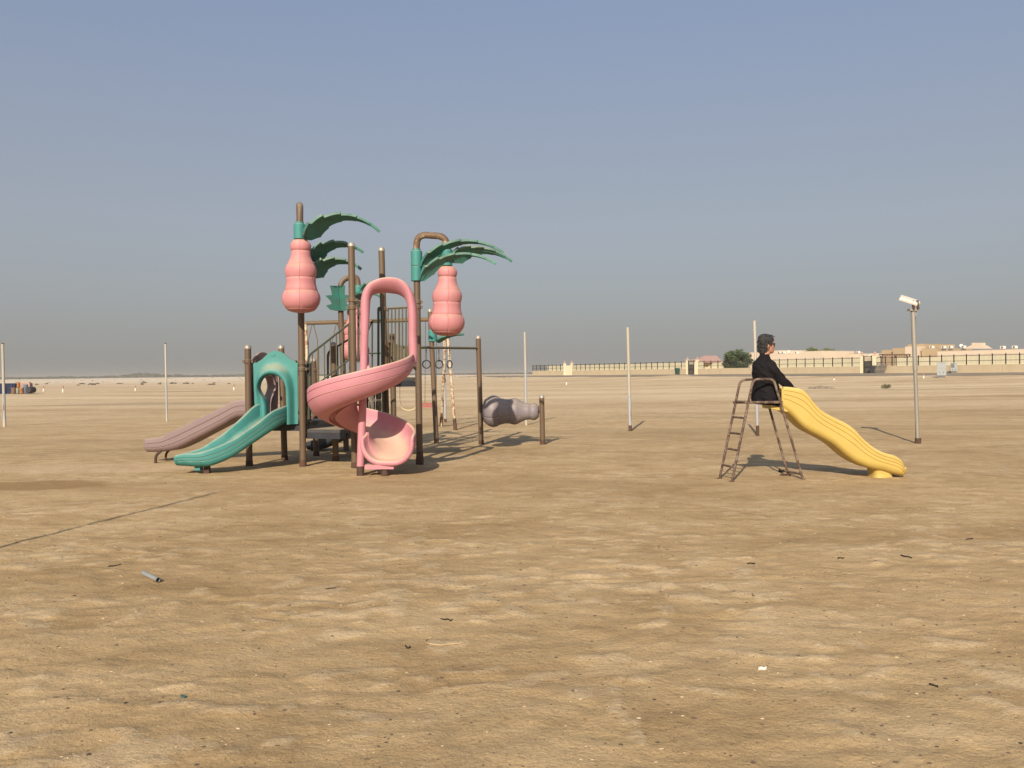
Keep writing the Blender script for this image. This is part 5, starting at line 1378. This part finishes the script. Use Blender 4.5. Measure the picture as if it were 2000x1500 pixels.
# ------------------------------------------------------------------ marker stakes, skip and drums on the left, rubble
for px, py, ht, lb in ((85, 765, 11, 'marker stake beside the dumped drums'), (123, 766.5, 13, 'second marker stake from the left edge'), (264.5, 764, 11, 'marker stake between the left edge and the pale pole'), (457, 762, 11.5, 'marker stake beside the mauve panel'),
        (1106.5, 751.5, 10.5, 'marker stake in front of the far cream door'), (1629, 743, 8, 'marker stake behind the yellow slide'), (1804, 739.5, 10, 'marker stake just right of the lamp post')):
    g = G(px, py); k = g.y/F; h = ht*k
    T = thing('marker_stake', g, 'white '+lb, 'marker stake', 'white marker stakes')
    tube('stake', 'white', T, [g-Vector((0, 0, .1)), g+Vector((0, 0, h*.55))], 0.075, 10)
    tube('sleeve', 'stake_orange', T, [g+Vector((0, 0, h*.55)), g+Vector((0, 0, h))], 0.07, 10)
    b = MB(); b.lathe([(-.05, .16), (.04, .13), (.06, .08)], g, (0, 0, 1), 10); b.build('footing', 'crust', T)
g = G(20, 769); k = g.y/F
sk = thing('skip', g, 'long dark blue skip at the left edge', 'skip')
x0, x1, zt = P(-40, 769, g.y).x, P(36, 769, g.y).x, P(20, 749.5, g.y).z
b = MB(); b.rings([[Vector((x0-e_, g.y-0.7-e_, z_)), Vector((x1+e_, g.y-0.7-e_, z_)), Vector((x1+e_, g.y+.7+e_, z_)), Vector((x0-e_, g.y+.7+e_, z_))] for z_, e_ in ((g.z, -.12), (zt, .05))]); b.build('tub', 'blue', sk, smooth=False)
b = MB()
for Yo in (-.77, .77): b.box(((x0+x1)/2, g.y+Yo, zt), (x1-x0+.2, .08, .1))
b.build('rim', 'blue', sk, smooth=False)
for j in range(6): one('rib', 'blue', sk, 'box', (x0+.3+(x1-x0-.6)*j/5, g.y-.72, (zt+g.z)/2), (.1, .12, zt-g.z-.1), smooth=False)
def drum(px, ybase, ytop, w, m, label, Yo=-1.1, lie=None):
    Y = g.y+Yo; c = P(px, ybase, Y); h = P(px, ytop, Y).z-c.z; r_ = w*Y/F/2
    T = thing('drum', c, label, 'drum', 'dumped drums')
    if lie is None:
        pr = [(0, r_*.97), (.02, r_), (h*.33, r_), (h*.345, r_*1.04), (h*.36, r_), (h*.64, r_), (h*.655, r_*1.04), (h*.67, r_), (h*.98, r_), (h, r_*.97), (h-.03, r_*.93)]
        one('shell', m, T, 'lathe', pr, c, (0, 0, 1), 18)
    else:
        pr = [(0, r_*.97), (.02, r_), (lie*.33, r_), (lie*.345, r_*1.04), (lie*.36, r_), (lie*.64, r_), (lie*.655, r_*1.04), (lie*.67, r_), (lie*.98, r_), (lie, r_*.97)]
        one('shell', m, T, 'lathe', pr, c+Vector((-lie*.1, -lie*.4, r_)), (0.15, 1, 0), 18)
drum(26.5, 769, 757, 8.5, 'drum_brown', 'brown drum in front of the blue skip')
drum(34.5, 768.5, 757.5, 6, 'drum_green', 'pale green drum beside the brown drum')
drum(42, 768.5, 757, 7.5, 'drum_orange', 'upright rusty orange drum of the front row')
drum(36, 757, 746.5, 6, 'drum_orange', 'orange drum stacked on the pale green drum', -1.1)
drum(50.5, 768, 751, 8, 'drum_bluegrey', 'blue-grey drum next to the rusty orange one', -.9)
drum(60, 767.5, 756, 12, 'drum_dark', 'dark drum lying on its side at the right end', -1.0, .9)
Y = g.y+.1; b = MB(); c = P(50, 751, Y); b.rings([[c+Vector((sx*w_, sy*w_*.5, z_)) for sx, sy in ((-1, -1), (1, -1), (1, 1), (-1, 1))] for z_, w_ in ((-.95, .52), (-.5, .62), (.12, .58), (.26, .40))])
o = b.build('covered_crate', 'tarp', smooth=False); tag(o, 'crate under a faded pink cover behind the drums', 'crate')
# rubble heap
g = G(1605, 759); k = g.y/F; b = MB(); rn = random.Random(8)
for j in range(46):
    a = rn.uniform(-1, 1); c = g+Vector((a*24*k, rn.uniform(-.9, .9), (1-abs(a))*rn.uniform(0, 4)*k)); s_ = rn.uniform(.07, .26)
    b.lathe([(-s_*.5, s_*.5), (-s_*.1, s_*rn.uniform(.8, 1.2)), (s_*.3, s_*rn.uniform(.5, .9)), (s_*.5, s_*.2)], c, (rn.uniform(-.4, .4), rn.uniform(-.4, .4), 1), 6)
rows = [[g+Vector((math.cos(a)*24*k*s_, math.sin(a)*1.0*s_, z_*k*rn.uniform(.8, 1.2))) for a in [2*math.pi*j/20 for j in range(20)]] for s_, z_ in ((1, -.6), (.75, 1.2), (.45, 3.0), (.15, 4.2))]
b.rings(rows); o = b.build('rubble_heap', 'road', smooth=False); tag(o, 'low brown rubble heap on the sand behind the yellow slide', 'rubble')

# ------------------------------------------------------------------ small litter and stones on the sand
def gp_(px, py, dz=0.0):
    q = G(px, py); 
    for _ in range(4):
        zz = gz1(q.x, q.y); d = ray(px, py); Yq = (zz-CAM_H)/d.z*d.y if d.z < 0 else q.y
        q = Vector((d.x/d.y*Yq, Yq, zz))
    q.z += dz; return q
a, c = gp_(280, 1126, .03), gp_(309, 1139, .025)
b = MB(); b.tube([a, a.lerp(c, .5), c], .019, 12, cap=False); b.tube([a, c], .015, 12, cap=False)
o = b.build('pipe_offcut', 'pipegrey'); tag(o, 'short grey plastic pipe lying on the sand at left', 'pipe')
def flake(pts, m, name, label, th=.012, w=.013, cat='debris', lift=.012):
    q = [gp_(*p_) for p_ in pts]; b = MB(); rn = random.Random(len(label))
    rr = []
    for i, p_ in enumerate(q):
        w_ = w*(.5+.5*rn.random())*(0.4 if i in (0, len(q)-1) else 1)
        rr.append([p_+Vector((0, -w_, .002)), p_+Vector((0, -w_*.2, lift*rn.uniform(.5, 1.2))), p_+Vector((0, w_, lift*.4)), p_+Vector((0, w_*.8, -.006))])
    b.rings(rr); o = b.build(name, m, smooth=False); return tag(o, label, cat)
flake([(860, 1209), (868, 1211), (875, 1210), (880, 1213), (884, 1211)], 'debris', 'torn_scrap', 'black torn scrap on a pale sand hump near the middle')
flake([(791, 1262), (794, 1266), (799, 1266.5), (802, 1264)], 'debris', 'torn_scrap', 'small black curled scrap below the middle of the sand')
flake([(211, 1107), (215, 1106), (220, 1106), (226, 1105), (236, 1103)], 'debris', 'twig', 'dark broken twig with seed heads on the sand at left', w=.02, cat='twig')
flake([(1459, 1102), (1466, 1100.5), (1470, 1102), (1475, 1101)], 'debris', 'torn_scrap', 'dark flat scrap right of centre on the sand')
flake([(1636, 1091), (1641, 1089.5), (1645, 1091), (1649, 1090)], 'debris', 'torn_scrap', 'thin dark scrap below the yellow slide')
flake([(1759, 1085.5), (1766, 1088), (1773, 1088.5), (1781, 1091)], 'debris', 'twig', 'slim dark twig far right on the sand', w=.012, cat='twig')
flake([(1815, 1338), (1824, 1340), (1832, 1343)], 'debris', 'torn_scrap', 'black scrap low at the right on the sand')
flake([(1886, 1054), (1893, 1053), (1900, 1053)], 'debris', 'torn_scrap', 'small dark scrap at the far right edge of the sand')
flake([(1481, 1309), (1487, 1307), (1492, 1308), (1497, 1307)], 'paper', 'paper_scrap', 'small white paper scrap right of centre in the foreground', cat='paper', lift=.018, w=.016)
flake([(636, 1151), (645, 1150), (657, 1149)], 'debris', 'twig', 'fine dark twig left of centre', w=.006, cat='twig', lift=.01)
flake([(353, 1363), (357, 1362), (362, 1364)], 'bin', 'plastic_scrap', 'tiny green plastic scrap in the left foreground', cat='plastic', lift=.02)
q = [gp_(*p_, .006) for p_ in ((842, 1247), (834, 1250), (831, 1255), (838, 1259), (852, 1261), (864, 1262), (876, 1260), (890, 1259), (902, 1258))]
q = [Vector(v_) for v_ in catmull([tuple(v_) for v_ in q], 5)]
tag(tube('straw', 'straw', None, q, .004, 6), 'thin pale loop of dry straw below the black scrap', 'straw')
flake([(1521, 921), (1526, 923), (1532, 922)], 'debris', 'dark_stone', 'dark stone under the yellow slide ladder', w=.05, cat='stone', lift=.05)
q = G(1534, 931); tag(one('rusty_plate', 'polerust', None, 'lathe', [(-.02, .085), (.012, .085), (.016, .05)], (q.x, q.y, gz1(q.x, q.y)+.008), (0, 0, 1), 16), 'rusty disc on the sand by the ladder foot', 'disc')
# loose stones and clods: uncountable
def scatter(name, m, n, seed, smin, smax, ymax=16.0):
    rn = random.Random(seed); vs, fs = [], []; xs_, ys2 = [], []
    for k in range(n):
        Yq = 3.6+(ymax-3.6)*rn.random()**1.25; Xq = rn.uniform(-1, 1)*(Yq*.60+.4)
        xs_.append(Xq); ys2.append(Yq)
    zs = gz(np.array(xs_), np.array(ys2))
    for X0, Y0, Z0_ in zip(xs_, ys2, zs):
        s_ = smin+(smax-smin)*rn.random()**3.2; i = len(vs); f_ = rn.uniform(.35, .8)
        ax, ay, a0 = s_*rn.uniform(.7, 1.5), s_*rn.uniform(.6, 1.1), rn.uniform(0, 6.28)
        rg = [rn.uniform(.75, 1.2) for _ in range(6)]
        for lv, (z_, w_) in enumerate(((-.3*s_, .8), (.25*s_*f_, 1.0), (.62*s_*f_, .55))):
            for j in range(6):
                a = a0+j*math.pi/3; vs.append((X0+math.cos(a)*ax*w_*rg[j], Y0+math.sin(a)*ay*w_*rg[j], Z0_+z_))
        for lv in range(2):
            for j in range(6): fs.append((i+lv*6+j, i+lv*6+(j+1) % 6, i+lv*6+6+(j+1) % 6, i+lv*6+6+j))
        fs.append(tuple(i+12+j for j in range(6)))
    b = MB(); b.add(vs, fs); return tag(b.build(name, m, smooth=False), kind='stuff')
scatter('loose_stones', 'pebble', 3600, 4, .0018, .0115)
scatter('sand_clods', 'crust', 1500, 9, .002, .010)

# ------------------------------------------------------------------ haze
b = MB(); b.box((0, 0, 4.5), (8600, 8600, 13.0))
me = bpy.data.meshes.new('haze'); me.from_pydata(b.v, [], b.f); me.update()
hz = bpy.data.objects.new('haze', me); COL.objects.link(hz); tag(hz, kind='stuff')
m = bpy.data.materials.new('haze_air'); m.use_nodes = True; t = m.node_tree; t.nodes.clear()
o_ = t.nodes.new('ShaderNodeOutputMaterial'); vv = t.nodes.new('ShaderNodeVolumePrincipled')
vv.inputs['Color'].default_value = (0.46, 0.455, 0.44, 1); vv.inputs['Density'].default_value = 0.00042; vv.inputs['Anisotropy'].default_value = 0.0
t.links.new(vv.outputs[0], o_.inputs['Volume']); me.materials.append(m)
